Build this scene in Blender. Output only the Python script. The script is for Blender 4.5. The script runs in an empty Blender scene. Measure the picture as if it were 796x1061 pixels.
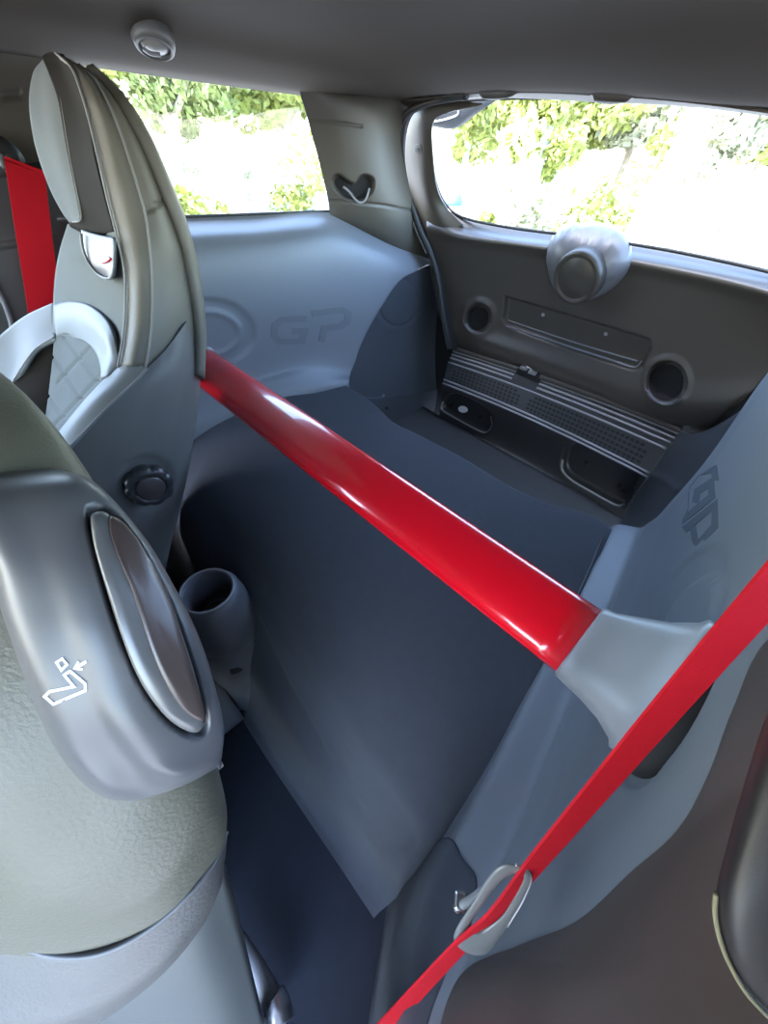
import bpy, bmesh, math, random
from mathutils import Vector, Matrix
from mathutils.bvhtree import BVHTree
random.seed(4)
SC = bpy.context.scene
COL = SC.collection
# ------------------------------------------------------------------ camera, sky, sun, exposure
# car frame in metres: +X towards the open door by the camera, +Y to the tail, +Z up
W, H, F = 796.0, 1061.0, 378.6
CAMP = Vector((0.4288, 0.0, 1.0))
RX = Vector((0.67400955, 0.54370595, -0.50009496))
RY = Vector((0.7373207, -0.45344797, 0.50074257))
RZ = Vector((0.04548967, -0.70623564, -0.70651391))
cd = bpy.data.cameras.new('camera')
cd.sensor_fit = 'VERTICAL'; cd.sensor_height = 36.0; cd.sensor_width = 27.0
cd.lens = F / H * 36.0
cd.clip_start = 0.01; cd.clip_end = 300
cam = bpy.data.objects.new('camera', cd); COL.objects.link(cam)
r = Vector((RX[0], RY[0], RZ[0])); d = Vector((RX[1], RY[1], RZ[1])); f = Vector((RX[2], RY[2], RZ[2]))
m = Matrix((r, -d, -f)).transposed().to_4x4(); m.translation = CAMP
cam.matrix_world = m
SC.camera = cam
SC.view_settings.view_transform = 'Standard'
try: SC.view_settings.look = 'None'
except Exception: pass
SC.view_settings.exposure = 2.2
SC.view_settings.gamma = 1.0
SC.view_settings.use_curve_mapping = False
SC.cycles.use_denoising = True
SC.cycles.max_bounces = 10; SC.cycles.diffuse_bounces = 5; SC.cycles.glossy_bounces = 5
SC.cycles.transparent_max_bounces = 16
SC.cycles.sample_clamp_indirect = 6.0
world = bpy.data.worlds.new('sky'); SC.world = world; world.use_nodes = True
wn = world.node_tree; wn.nodes.clear()
wo = wn.nodes.new('ShaderNodeOutputWorld'); wb = wn.nodes.new('ShaderNodeBackground')
sky = wn.nodes.new('ShaderNodeTexSky'); sky.sky_type = 'NISHITA'
sky.sun_disc = False; sky.sun_elevation = math.radians(58); sky.sun_rotation = math.radians(200)
sky.air_density = 1.0; sky.dust_density = 1.2; sky.ozone_density = 1.0
wn.links.new(sky.outputs[0], wb.inputs[0]); wb.inputs[1].default_value = 0.75
wn.links.new(wb.outputs[0], wo.inputs[0])
sd = bpy.data.lights.new('sun', 'SUN'); sd.energy = 3.6; sd.angle = math.radians(0.6); sd.color = (1.0, 0.95, 0.86)
sun = bpy.data.objects.new('sun', sd); COL.objects.link(sun)
SUNDIR = Vector((-0.08, -0.80, 1.0)).normalized()      # towards the sun
sun.rotation_euler = SUNDIR.to_track_quat('Z', 'Y').to_euler()

# ------------------------------------------------------------------ measuring helpers
def ray(px, py):
    u = px - 398.0; v = py - 530.5
    q = Vector((u, v, F))
    return Vector((RX.dot(q), RY.dot(q), RZ.dot(q)))
def P(px, py, x=None, y=None, z=None, d=None):
    r_ = ray(px, py)
    if x is not None: t = (x - CAMP.x) / r_.x
    elif y is not None: t = (y - CAMP.y) / r_.y
    elif z is not None: t = (z - CAMP.z) / r_.z
    else: t = d / F
    return CAMP + t * r_
def proj(p):
    q = p - CAMP
    c_ = Vector((RX.x * q.x + RY.x * q.y + RZ.x * q.z, RX.y * q.x + RY.y * q.y + RZ.y * q.z, RX.z * q.x + RY.z * q.y + RZ.z * q.z))
    if c_.z < 1e-4: return (-1e5, -1e5)
    return (398.0 + F * c_.x / c_.z, 530.5 + F * c_.y / c_.z)
def PX(lst, **k): return [P(a, b, **k) for a, b in lst]
def GX(rows):      # rows of (px, py, x)
    return [[P(a, b, x=c) for a, b, c in r_] for r_ in rows]
def GD(rows):
    return [[P(a, b, d=c) for a, b, c in r_] for r_ in rows]
def GY(rows):
    return [[P(a, b, y=c) for a, b, c in r_] for r_ in rows]

# ------------------------------------------------------------------ materials
MATS = {}
def mat(name, col, rough=0.5, metal=0.0, bump=0.0, bscale=400.0, var=0.0, vscale=8.0, coat=0.0, spec=0.5, sheen=0.0, bdist=0.001, emit=None):
    if name in MATS: return MATS[name]
    m_ = bpy.data.materials.new(name); m_.use_nodes = True
    nt = m_.node_tree; b = nt.nodes['Principled BSDF']
    b.inputs['Base Color'].default_value = (*col, 1); b.inputs['Roughness'].default_value = rough
    b.inputs['Metallic'].default_value = metal; b.inputs['Coat Weight'].default_value = coat
    b.inputs['Coat Roughness'].default_value = 0.03
    b.inputs['Specular IOR Level'].default_value = spec
    b.inputs['Sheen Weight'].default_value = sheen; b.inputs['Sheen Roughness'].default_value = 0.5
    tc = nt.nodes.new('ShaderNodeTexCoord')
    if bump > 0:
        n = nt.nodes.new('ShaderNodeTexNoise'); n.inputs['Scale'].default_value = bscale; n.inputs['Detail'].default_value = 3
        bp = nt.nodes.new('ShaderNodeBump'); bp.inputs['Strength'].default_value = bump; bp.inputs['Distance'].default_value = bdist
        nt.links.new(tc.outputs['Object'], n.inputs['Vector']); nt.links.new(n.outputs['Fac'], bp.inputs['Height'])
        nt.links.new(bp.outputs['Normal'], b.inputs['Normal'])
    if var > 0:
        n2 = nt.nodes.new('ShaderNodeTexNoise'); n2.inputs['Scale'].default_value = vscale; n2.inputs['Detail'].default_value = 5
        mx = nt.nodes.new('ShaderNodeMixRGB'); mx.inputs[1].default_value = (*[c * (1 - var) for c in col], 1)
        mx.inputs[2].default_value = (*[min(1, c * (1 + var)) for c in col], 1)
        nt.links.new(tc.outputs['Object'], n2.inputs['Vector']); nt.links.new(n2.outputs['Fac'], mx.inputs[0])
        nt.links.new(mx.outputs[0], b.inputs['Base Color'])
    MATS[name] = m_
    return m_
M_WALL = mat('grained_grey_plastic', (0.148, 0.157, 0.170), 0.42, bump=0.25, bscale=700, bdist=0.0004)
M_PILL = mat('grey_pillar_plastic', (0.060, 0.052, 0.040), 0.5, bump=0.2, bscale=700, bdist=0.0004)
M_DARK = mat('dark_tailgate_plastic', (0.044, 0.038, 0.031), 0.36, bump=0.3, bscale=800, bdist=0.0004)
M_BLACK = mat('black_plastic', (0.012, 0.012, 0.013), 0.45)
M_VOID = mat('gap_shade_black', (0.006, 0.006, 0.007), 0.8)  # near-black puts the shade of gaps, slots and holes into the colour
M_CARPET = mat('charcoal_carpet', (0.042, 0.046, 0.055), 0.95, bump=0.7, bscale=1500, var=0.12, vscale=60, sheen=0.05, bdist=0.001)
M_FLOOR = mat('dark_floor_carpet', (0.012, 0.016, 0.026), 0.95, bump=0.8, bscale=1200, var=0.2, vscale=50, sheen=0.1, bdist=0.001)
M_CEIL = mat('headliner_fabric', (0.046, 0.034, 0.022), 0.95, bump=0.3, bscale=900, bdist=0.0005)  # brown tint puts warm bounce from the ground into the colour
M_RED = mat('gloss_red_paint', (0.80, 0.004, 0.016), 0.22, coat=1.0)
M_BELT = mat('red_belt_webbing', (0.46, 0.006, 0.014), 0.75, bump=0.5, bscale=1500, spec=0.15)
M_BRK = mat('light_grey_plastic', (0.25, 0.25, 0.255), 0.35, bump=0.15, bscale=700, bdist=0.0003)
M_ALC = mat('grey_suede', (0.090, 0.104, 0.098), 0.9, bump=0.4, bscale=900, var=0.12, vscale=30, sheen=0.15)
M_LEA = mat('light_grey_leather', (0.15, 0.165, 0.168), 0.5, bump=0.3, bscale=500, bdist=0.0004)
M_LEAS = mat('side_grey_leather', (0.13, 0.122, 0.098), 0.5, bump=0.3, bscale=500, bdist=0.0004)
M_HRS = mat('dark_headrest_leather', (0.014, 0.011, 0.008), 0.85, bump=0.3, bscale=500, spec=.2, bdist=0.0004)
M_STITCH = mat('pale_piping', (0.22, 0.22, 0.21), 0.6)
M_SHELL = mat('seat_side_vinyl', (0.12, 0.12, 0.115), 0.5, bump=0.35, bscale=450, bdist=0.0005)
M_NSEAT = mat('near_seat_vinyl', (0.098, 0.092, 0.066), 0.5, bump=0.7, bscale=420, bdist=0.0006)  # olive tint puts warm light from the trees into the colour
M_HOUSE = mat('lever_housing_plastic', (0.080, 0.080, 0.084), 0.38, bump=0.15, bscale=900, bdist=0.0002)
M_LEVER = mat('lever_grip_plastic', (0.055, 0.038, 0.034), 0.3)
M_SATIN = mat('satin_lever_rim', (0.13, 0.13, 0.13), 0.3, metal=0.3)
M_WHITE = mat('white_print', (0.85, 0.85, 0.9), 0.5)
M_METAL = mat('bright_metal', (0.6, 0.6, 0.6), 0.3, metal=1.0)
M_GP = mat('letter_plastic', (0.118, 0.127, 0.138), 0.5)
M_CUP = mat('cup_grey_plastic', (0.10, 0.103, 0.115), 0.4, bump=0.15, bscale=700, bdist=0.0003)
M_YEL = mat('yellow_thread', (0.17, 0.16, 0.10), 0.8)
M_RUB = mat('black_rubber_seal', (0.015, 0.015, 0.014), 0.6)
M_LENS = mat('lamp_lens', (0.30, 0.29, 0.26), 0.25)
# outside
M_GROUND = mat('pale_sunlit_concrete', (0.33, 0.32, 0.30), 0.9, var=0.15, vscale=0.8, bump=0.3, bscale=20)
M_GRASS = mat('grass', (0.20, 0.28, 0.05), 0.9, var=0.3, vscale=3)
M_LEAF = mat('yellow_green_leaf', (0.30, 0.33, 0.08), 0.6)
M_LEAF2 = mat('mid_green_leaf', (0.21, 0.25, 0.08), 0.6)
M_LEAF3 = mat('pale_leaf', (0.42, 0.42, 0.28), 0.6)
M_BARK = mat('pale_bark', (0.42, 0.36, 0.28), 0.9, var=0.25, vscale=4, bump=0.5, bscale=12, bdist=0.02)
M_BARKW = mat('white_bark', (0.75, 0.72, 0.66), 0.9, var=0.12, vscale=3)
M_FENCE = mat('painted_fence', (0.6, 0.58, 0.52), 0.8)
M_BLUE = mat('blue_plastic', (0.08, 0.25, 0.55), 0.5)
def glass():
    m_ = bpy.data.materials.new('clear_glass'); m_.use_nodes = True
    nt = m_.node_tree; nt.nodes.clear()
    o = nt.nodes.new('ShaderNodeOutputMaterial'); mx = nt.nodes.new('ShaderNodeMixShader')
    t = nt.nodes.new('ShaderNodeBsdfTransparent'); g = nt.nodes.new('ShaderNodeBsdfGlossy')
    t.inputs[0].default_value = (0.93, 0.96, 0.94, 1); g.inputs['Roughness'].default_value = 0.02
    mx.inputs[0].default_value = 0.05
    nt.links.new(t.outputs[0], mx.inputs[1]); nt.links.new(g.outputs[0], mx.inputs[2]); nt.links.new(mx.outputs[0], o.inputs[0])
    return m_
M_GLASS = glass()

# ------------------------------------------------------------------ mesh helpers
def cr(p0, p1, p2, p3, t):
    return 0.5 * ((2 * p1) + (p2 - p0) * t + (2 * p0 - 5 * p1 + 4 * p2 - p3) * t * t + (3 * p1 - p0 - 3 * p2 + p3) * t * t * t)
def spline(pts, n, closed=False):
    out = []; L = len(pts)
    segs = L if closed else L - 1
    for i in range(n + (0 if closed else 1)):
        s = i / n * segs; k = min(int(s), segs - 1); t = s - k
        if closed: a, b, c, e = pts[(k - 1) % L], pts[k % L], pts[(k + 1) % L], pts[(k + 2) % L]
        else:
            b, c = pts[k], pts[k + 1]
            a = pts[k - 1] if k > 0 else b * 2 - c
            e = pts[k + 2] if k + 2 < L else c * 2 - b
        out.append(cr(a, b, c, e, t))
    return out
def grid(ctrl, nu, nv, lin_u=False):
    """ctrl rows -> (verts, faces); nu cells along rows' points, nv cells across rows"""
    rr = [spline(r_, nu) for r_ in ctrl]
    colz = [spline([rr[j][i] for j in range(len(rr))], nv) for i in range(nu + 1)]
    V = [colz[i][j] for j in range(nv + 1) for i in range(nu + 1)]
    n = nu + 1
    Fc = [(j * n + i, j * n + i + 1, (j + 1) * n + i + 1, (j + 1) * n + i) for j in range(nv) for i in range(nu)]
    return V, Fc
def mobj(name, V, Fc, m_, parent=None, smooth=True, solid=0.0, recalc=False):
    me = bpy.data.meshes.new(name); me.from_pydata([tuple(v) for v in V], [], Fc)
    if recalc:
        bm = bmesh.new(); bm.from_mesh(me); bmesh.ops.recalc_face_normals(bm, faces=bm.faces); bm.to_mesh(me); bm.free()
    me.update()
    if smooth: me.polygons.foreach_set('use_smooth', [True] * len(me.polygons))
    o = bpy.data.objects.new(name, me); COL.objects.link(o); me.materials.append(m_)
    if parent is not None: o.parent = parent
    if solid:
        md = o.modifiers.new('thickness', 'SOLIDIFY'); md.thickness = abs(solid); md.offset = -1 if solid > 0 else 1
    return o
def away(V, Fc):
    """flip the faces if needed so that normals look back at the camera side (visible side)"""
    s = 0
    for fc in Fc[::max(1, len(Fc) // 200)]:
        a, b, c = V[fc[0]], V[fc[1]], V[fc[2]]
        n = (b - a).cross(c - a)
        s += 1 if n.dot(CAMP - a) > 0 else -1
    return Fc if s > 0 else [tuple(reversed(fc)) for fc in Fc]
class Surf:
    """a relief surface; verts may be raised or recessed inside outlines"""
    def __init__(s, ctrl, nu, nv):
        s.V, fc = grid(ctrl, nu, nv); s.F = away(s.V, fc); s.norms()
        s.px = [proj(v) for v in s.V]
        s.bvh0 = BVHTree.FromPolygons(s.V, s.F)
    def norms(s):
        s.N = [Vector() for _ in s.V]
        for fc in s.F:
            a, b, c = s.V[fc[0]], s.V[fc[1]], s.V[fc[2]]
            n = (s.V[fc[2]] - s.V[fc[0]]).cross(s.V[fc[3]] - s.V[fc[1]])
            for i in fc: s.N[i] += n
        for n in s.N: n.normalize()
    def relief(s, poly, h, soft=2.0, smooth=True, n=64):
        if smooth: poly = [(v.x, v.y) for v in spline([Vector((a, b, 0)) for a, b in poly], n, True)]
        x0 = min(p[0] for p in poly) - soft; x1 = max(p[0] for p in poly) + soft
        y0 = min(p[1] for p in poly) - soft; y1 = max(p[1] for p in poly) + soft
        for i, (x, y) in enumerate(s.px):
            if x < x0 or x > x1 or y < y0 or y > y1: continue
            dd = sdist(x, y, poly)      # negative inside
            if dd >= soft: continue
            t = min(1, max(0, (soft - dd) / (2 * soft))); t = t * t * (3 - 2 * t)
            s.V[i] = s.V[i] + s.N[i] * h * t
        return s
    def line(s, pts, h, wid=2.0, smooth=True):
        if smooth: pts = [(v.x, v.y) for v in spline([Vector((a, b, 0)) for a, b in pts], 40)]
        for i, (x, y) in enumerate(s.px):
            dd = min(segd(x, y, *pts[k], *pts[k + 1]) for k in range(len(pts) - 1)) if pts_near(x, y, pts, wid) else 1e9
            if dd < wid:
                s.V[i] = s.V[i] + s.N[i] * h * (1 - (dd / wid) ** 2)
        return s
    def build(s, name, m_, parent=None, solid=0.0):
        s.bvh = BVHTree.FromPolygons(s.V, s.F); s.norms()
        s.o = mobj(name, s.V, s.F, m_, parent, solid=solid)
        return s.o
    def hit(s, px, py, raw=False):
        r_ = ray(px, py).normalized()
        bv = s.bvh0 if raw else s.bvh
        loc, n, i, dd = bv.ray_cast(CAMP, r_)
        if loc is None:
            p = CAMP + r_ * 0.6
            loc, n, i, dd = bv.find_nearest(p)
            best = None
            for k in range(40):
                q = CAMP + r_ * (0.1 + k * 0.05)
                l2, n2, i2, d2 = bv.find_nearest(q)
                if best is None or d2 < best[3]: best = (l2, n2, i2, d2)
            loc, n, i, dd = best
        if n.dot(r_) > 0: n = -n
        return loc, n
def pts_near(x, y, pts, w):
    return min(p[0] for p in pts) - w < x < max(p[0] for p in pts) + w and min(p[1] for p in pts) - w < y < max(p[1] for p in pts) + w
def segd(x, y, ax, ay, bx, by):
    dx, dy = bx - ax, by - ay; L = dx * dx + dy * dy
    t = 0 if L == 0 else max(0, min(1, ((x - ax) * dx + (y - ay) * dy) / L))
    return math.hypot(x - ax - t * dx, y - ay - t * dy)
def sdist(x, y, poly):
    n = len(poly); inside = False; dd = 1e9
    for i in range(n):
        ax, ay = poly[i]; bx, by = poly[(i + 1) % n]
        dd = min(dd, segd(x, y, ax, ay, bx, by))
        if (ay > y) != (by > y) and x < (bx - ax) * (y - ay) / (by - ay) + ax: inside = not inside
    return -dd if inside else dd
def oval(cx, cy, rx, ry, rot=0, n=16):
    c_, s_ = math.cos(math.radians(rot)), math.sin(math.radians(rot))
    return [(cx + rx * math.cos(a) * c_ - ry * math.sin(a) * s_, cy + rx * math.cos(a) * s_ + ry * math.sin(a) * c_) for a in [2 * math.pi * i / n for i in range(n)]]
def pad(name, sf, poly, h, m_, parent=None, edge=0.15, n=48, base=-0.002, smooth=True, dome=0.0, rings=None, centre=None, raw=False):
    """a raised pad lying on a surface: closed outline, rounded rim, follows the surface"""
    if smooth: pl = [(v.x, v.y) for v in spline([Vector((a, b, 0)) for a, b in poly], n, True)]
    else: pl = poly; n = len(poly)
    cx = sum(p[0] for p in pl) / n; cy = sum(p[1] for p in pl) / n
    if centre: cx, cy = centre
    prof = rings or [(1.0, base / h if h else 0), (1.0, 0.35), (1 - edge * .25, 0.75), (1 - edge * .6, 0.94), (1 - edge, 1.0), (0.6, 1.0), (0.3, 1.0), (0.05, 1.0)]
    V = []
    for sc, hh in prof:
        for (x, y) in pl:
            loc, nn = sf.hit(cx + (x - cx) * sc, cy + (y - cy) * sc, raw)
            V.append(loc + nn * (h * hh + dome * (1 - sc * sc) * (hh > 0.3)))
    Fc = []
    for k in range(len(prof) - 1):
        for i in range(n):
            j = (i + 1) % n
            Fc.append((k * n + i, k * n + j, (k + 1) * n + j, (k + 1) * n + i))
    Fc.append(tuple((len(prof) - 1) * n + i for i in range(n)))
    Fc = away(V, Fc)
    return mobj(name, V, Fc, m_, parent)
def ribbon(name, sf, pts, wpx, h, m_, parent=None, closed=False, smooth=False, n=30):
    """a flat raised stroke lying on a surface (letters, pictograms)"""
    if smooth: pts = [(v.x, v.y) for v in spline([Vector((a, b, 0)) for a, b in pts], n, closed)]
    N = len(pts); V = []; Fc = []
    ring = []
    for i, (x, y) in enumerate(pts):
        if closed: a, b = pts[i - 1], pts[(i + 1) % N]
        else: a, b = pts[max(0, i - 1)], pts[min(N - 1, i + 1)]
        c_ = pts[i]
        def nrm(u, v):
            l = math.hypot(u, v) or 1; return (u / l, v / l)
        t1 = nrm(c_[0] - a[0], c_[1] - a[1]) if (i > 0 or closed) else nrm(b[0] - c_[0], b[1] - c_[1])
        t2 = nrm(b[0] - c_[0], b[1] - c_[1]) if (i < N - 1 or closed) else t1
        tx, ty = nrm(t1[0] + t2[0], t1[1] + t2[1])
        k = 1 / max(0.5, tx * t1[0] + ty * t1[1])
        ring.append((x - ty * wpx / 2 * k, y + tx * wpx / 2 * k, x + ty * wpx / 2 * k, y - tx * wpx / 2 * k))
    for (x1, y1, x2, y2) in ring:
        a, na = sf.hit(x1, y1); b, nb = sf.hit(x2, y2)
        V += [a - na * 0.001, a + na * h, b + nb * h, b - nb * 0.001]
    M = N if closed else N - 1
    for i in range(M):
        j = (i + 1) % N
        for q in range(4):
            Fc.append((i * 4 + q, i * 4 + (q + 1) % 4, j * 4 + (q + 1) % 4, j * 4 + q))
    if not closed: Fc += [(0, 1, 2, 3), ((N - 1) * 4 + 3, (N - 1) * 4 + 2, (N - 1) * 4 + 1, (N - 1) * 4)]
    return mobj(name, V, Fc, m_, parent, smooth=False, recalc=True)
def tube(name, pts, rad, m_, parent=None, n=60, k=8, closed=False, smooth=True):
    c_ = spline(pts, n, closed) if smooth else pts
    N = len(c_); V = []; Fc = []
    up = Vector((0.1, 0.3, 1)).normalized(); prev = None
    for i, p in enumerate(c_):
        t = (c_[(i + 1) % N] - c_[i - 1]) if closed else (c_[min(N - 1, i + 1)] - c_[max(0, i - 1)])
        t.normalize()
        a = up - t * up.dot(t) if prev is None else prev - t * prev.dot(t)
        a.normalize(); prev = a; b = t.cross(a)
        rr = rad(i / (N - 1)) if callable(rad) else rad
        for q in range(k):
            g = 2 * math.pi * q / k
            V.append(p + (a * math.cos(g) + b * math.sin(g)) * rr)
    M = N if closed else N - 1
    for i in range(M):
        j = (i + 1) % N
        for q in range(k): Fc.append((i * k + q, i * k + (q + 1) % k, j * k + (q + 1) % k, j * k + q))
    if not closed: Fc += [tuple(range(k - 1, -1, -1)), tuple((N - 1) * k + q for q in range(k))]
    return mobj(name, V, Fc, m_, parent, recalc=True)
def lathe(name, prof, origin, axis, m_, parent=None, n=40, lobes=0, lobe=0.0, capped=True):
    """prof = [(radius, height along axis)]"""
    q = Vector(axis).normalized().to_track_quat('Z', 'Y')
    V = []; Fc = []
    for (rr, h) in prof:
        for i in range(n):
            g = 2 * math.pi * i / n
            r2 = rr * (1 + (lobe * (abs(math.cos(g * lobes / 2)) ** 0.6 - 0.6) if lobes else 0))
            V.append(Vector(origin) + q @ Vector((r2 * math.cos(g), r2 * math.sin(g), h)))
    for k in range(len(prof) - 1):
        for i in range(n):
            j = (i + 1) % n
            Fc.append((k * n + i, k * n + j, (k + 1) * n + j, (k + 1) * n + i))
    if capped: Fc += [tuple(range(n - 1, -1, -1)), tuple((len(prof) - 1) * n + i for i in range(n))]
    return mobj(name, V, Fc, m_, parent, recalc=True)
def box(name, c_, s_, m_, parent=None, rot=None, bevel=0.0, smooth=False):
    bm = bmesh.new(); bmesh.ops.create_cube(bm, size=1.0)
    for v in bm.verts: v.co = Vector((v.co.x * s_[0], v.co.y * s_[1], v.co.z * s_[2]))
    if bevel: bmesh.ops.bevel(bm, geom=bm.edges[:], offset=bevel, segments=6 if bevel >= .03 else 2, affect='EDGES', profile=0.5)
    if rot is not None: bmesh.ops.transform(bm, matrix=rot.to_4x4(), verts=bm.verts)
    bmesh.ops.translate(bm, vec=Vector(c_), verts=bm.verts)
    me = bpy.data.meshes.new(name); bm.to_mesh(me); bm.free(); me.materials.append(m_)
    if bevel >= .03: me.polygons.foreach_set('use_smooth', [True] * len(me.polygons))
    o = bpy.data.objects.new(name, me); COL.objects.link(o)
    if parent is not None: o.parent = parent
    return o
def basis(n, up=Vector((0, 0, 1))):
    n = n.normalized(); a = (up - n * up.dot(n)).normalized(); b = a.cross(n)
    return Matrix((b, a, n)).transposed()
def tag(o, label=None, cat=None, group=None, kind=None):
    if label: o['label'] = label
    if cat: o['category'] = cat
    if group: o['group'] = group
    if kind: o['kind'] = kind
    return o
def thing(name, label, cat, group=None):
    o = bpy.data.objects.new(name, None); COL.objects.link(o); o.empty_display_size = 0.05
    return tag(o, label, cat, group)
def rebase(o, p):
    """put an Empty at its thing's base without moving the parts"""
    p = Vector(p); o.location = p
    for ch in o.children: ch.location = ch.location - p
def lerp(a, b, t): return a + (b - a) * t
def sm(a, b, x):
    t = min(1, max(0, (x - a) / (b - a))); return t * t * (3 - 2 * t)

# ------------------------------------------------------------------ outer body of the car, black sheet added to stop light leaks
shell = mobj('wall_rear', [(-.62, 1.16, -.05), (.60, 1.16, -.05), (.60, 1.16, .80), (-.62, 1.16, .80)], [(3, 2, 1, 0)], M_VOID, smooth=False, solid=0.01)
tag(shell, kind='structure')

def lerp(a, b, t): return a + (b - a) * t
# ceiling: headliner, falls away to the side window and to the hatch
def zrear(x):
    pts = [(-.7, 1.078), (-.55, 1.079), (-.45, 1.086), (-.3, 1.088), (-.2, 1.087), (-.07, 1.083), (.09, 1.074), (.225, 1.062), (.8, 1.04)]
    for (a, ga), (b, gb) in zip(pts, pts[1:]):
        if a <= x <= b: return ga + (gb - ga) * (x - a) / (b - a)
    return 1.04
cz = lambda x, y: lerp(1.135 - 0.062 * sm(0.30, 0.56, abs(x + 0.0)), zrear(x), sm(.62, .93, y))
rows = []
xs = [-.64, -.60, -.56, -.52, -.46, -.38, -.2, 0, .2, .4, .5, .6, .7]
for y in [-1.5, -.9, -.4, 0, .2, .4, .6, .7, .8, .88, .935]:
    rows.append([Vector((x, y + (.0 if y < .9 else -.0), cz(x, y))) for x in xs])
sc_ = Surf(rows, 60, 60)
ceil = sc_.build('ceiling', M_CEIL, solid=0.02); tag(ceil, kind='structure')

# unseen cabin parts added to block light: dash, far door, near pillar and sill
dash = Surf([[Vector((x, y, z)) for x in (-.62, -.3, .1, .4, .68)] for y, z in ((-1.25, .0), (-1.15, .35), (-1.05, .55), (-1.10, .70), (-1.35, .76), (-1.5, .76))], 16, 20)
do = dash.build('wall_front', M_BLACK, solid=.01); tag(do, kind='structure')
fd = Surf([[Vector((x, y, z)) for y in (-1.3, -.9, -.3, .30)] for x, z in ((-.63, -.05), (-.62, .3), (-.61, .6), (-.62, .80), (-.64, .84))], 16, 20)  # carried back past the door to shut out side light
do = fd.build('door_1', M_BLACK, solid=.01); tag(do, 'dark lining of the closed far door', kind='structure')
bpil = box('trim_11', (.655, -.06, .52), (.07, .26, 1.2), M_BLACK, bevel=.015); tag(bpil, 'unseen door pillar beside the camera, added to block light', kind='structure')
rock = box('trim_12', (.70, -.70, .05), (.12, 1.3, .34), M_BLACK, bevel=.02); tag(rock, 'unseen sill of the open near door, added to block light', kind='structure')
# floor
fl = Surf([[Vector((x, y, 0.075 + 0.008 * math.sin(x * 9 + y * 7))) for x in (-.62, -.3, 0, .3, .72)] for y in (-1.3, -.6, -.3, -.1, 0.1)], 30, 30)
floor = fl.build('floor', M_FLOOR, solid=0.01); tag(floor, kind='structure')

# ------------------------------------------------------------------ far side trim
R = [
 [(88, 232, -.565), (110, 229, -.565), (180, 226, -.565), (260, 223, -.565), (340, 219, -.565), (392, 243, -.555), (446, 268, -.54)],
 [(88, 241, -.55), (110, 237, -.55), (180, 233, -.55), (260, 230, -.55), (338, 226, -.55), (388, 248, -.535), (440, 272, -.52)],
 [(88, 256, -.505), (110, 252, -.505), (180, 248, -.505), (260, 244, -.505), (334, 241, -.505), (383, 260, -.50), (428, 280, -.495)],
 [(88, 277, -.485), (110, 273, -.485), (180, 270, -.485), (260, 266, -.485), (328, 264, -.485), (372, 278, -.484), (411, 291, -.48)],
 [(88, 325, -.475), (110, 320, -.475), (190, 315, -.475), (258, 312, -.473), (320, 312, -.47), (360, 317, -.47), (391, 321, -.468)],
 [(88, 384, -.47), (110, 378, -.47), (190, 370, -.468), (255, 363, -.466), (310, 356, -.463), (345, 356, -.462), (373, 355, -.46)],
 [(88, 424, -.462), (120, 418, -.46), (192, 405, -.458), (252, 393, -.456), (302, 381, -.452), (335, 377, -.45), (365, 377, -.448)],
 [(88, 443, -.45), (125, 436, -.448), (196, 418, -.446), (256, 404, -.442), (306, 391, -.436), (338, 387, -.434), (361, 388, -.432)],
 [(88, 474, -.42), (130, 464, -.42), (200, 447, -.418), (258, 429, -.415), (309, 414, -.41), (338, 404, -.405), (360, 400, -.40)],
]
G = GX(R)
for g in G:      # rear edge turns outwards
    e = g[-1]
    g.append(e + Vector((-.014, .012, 0))); g.append(e + Vector((-.05, .018, 0)))
lastrow = [p + Vector((0.0, 0, -.10)) for p in G[-1]]
G.append(lastrow)
sf = Surf(G, 260, 190)
sf.relief(oval(216, 345, 48, 35, 0), -.004, 3)
sf.relief(oval(216, 346, 36, 25, 0), .003, 1.5)
sf.relief(oval(216, 346, 30, 20, 0), -.003, 1.2)
wall_far = sf.build('wall_right', M_WALL); tag(wall_far, 'grey moulded side trim under the far quarter window', kind='structure')
WF = sf
ribbon('letter_g', sf, [(318, 330), (293, 331), (285, 337), (284, 348), (290, 354), (313, 353), (316, 343), (303, 343)], 6.5, .0012, M_GP, wall_far)['label'] = 'large G embossed on the far trim'
ribbon('letter_p', sf, [(323, 325), (354, 321), (361, 325), (360, 333), (353, 338), (336, 340), (333, 354)], 6.5, .0012, M_GP, wall_far)['label'] = 'large P embossed on the far trim'

# lower rear pod beside the boot, its shade put into a darker colour
G = GX([
 [(405, 300, -.486), (411, 290, -.486), (430, 281, -.50), (450, 274, -.52), (462, 280, -.54)],
 [(385, 325, -.482), (391, 321, -.480), (422, 314, -.50), (455, 318, -.515), (470, 320, -.54)],
 [(368, 357, -.475), (373, 356, -.473), (410, 354, -.49), (458, 360, -.50), (475, 360, -.53)],
 [(360, 382, -.465), (365, 381, -.463), (400, 384, -.47), (458, 385, -.48), (475, 385, -.50)],
 [(352, 400, -.455), (360, 400, -.453), (386, 410, -.452), (455, 402, -.46), (475, 400, -.48)],
 [(352, 420, -.44), (365, 425, -.44), (405, 414, -.447), (455, 406, -.455), (478, 404, -.47)],
 [(352, 470, -.44), (365, 470, -.44), (408, 440, -.44), (457, 432, -.45), (478, 428, -.46)],
])
pod = Surf(G, 110, 130)
pod.relief(oval(413, 313, 23, 27, 8), -.003, 1.5)
podo = pod.build('trim_2', mat('shaded_corner_plastic', (.05, .055, .064), .45, bump=.2, bscale=700)); tag(podo, 'lower corner trim beside the boot, shade painted into its colour', kind='structure')
pad('oval_cover', pod, oval(413, 313, 20, 24, 8), .003, MATS['shaded_corner_plastic'], podo, edge=.12)
pad('screw_head', pod, oval(398, 410, 1.8, 1.5), .002, M_METAL, podo)
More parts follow.
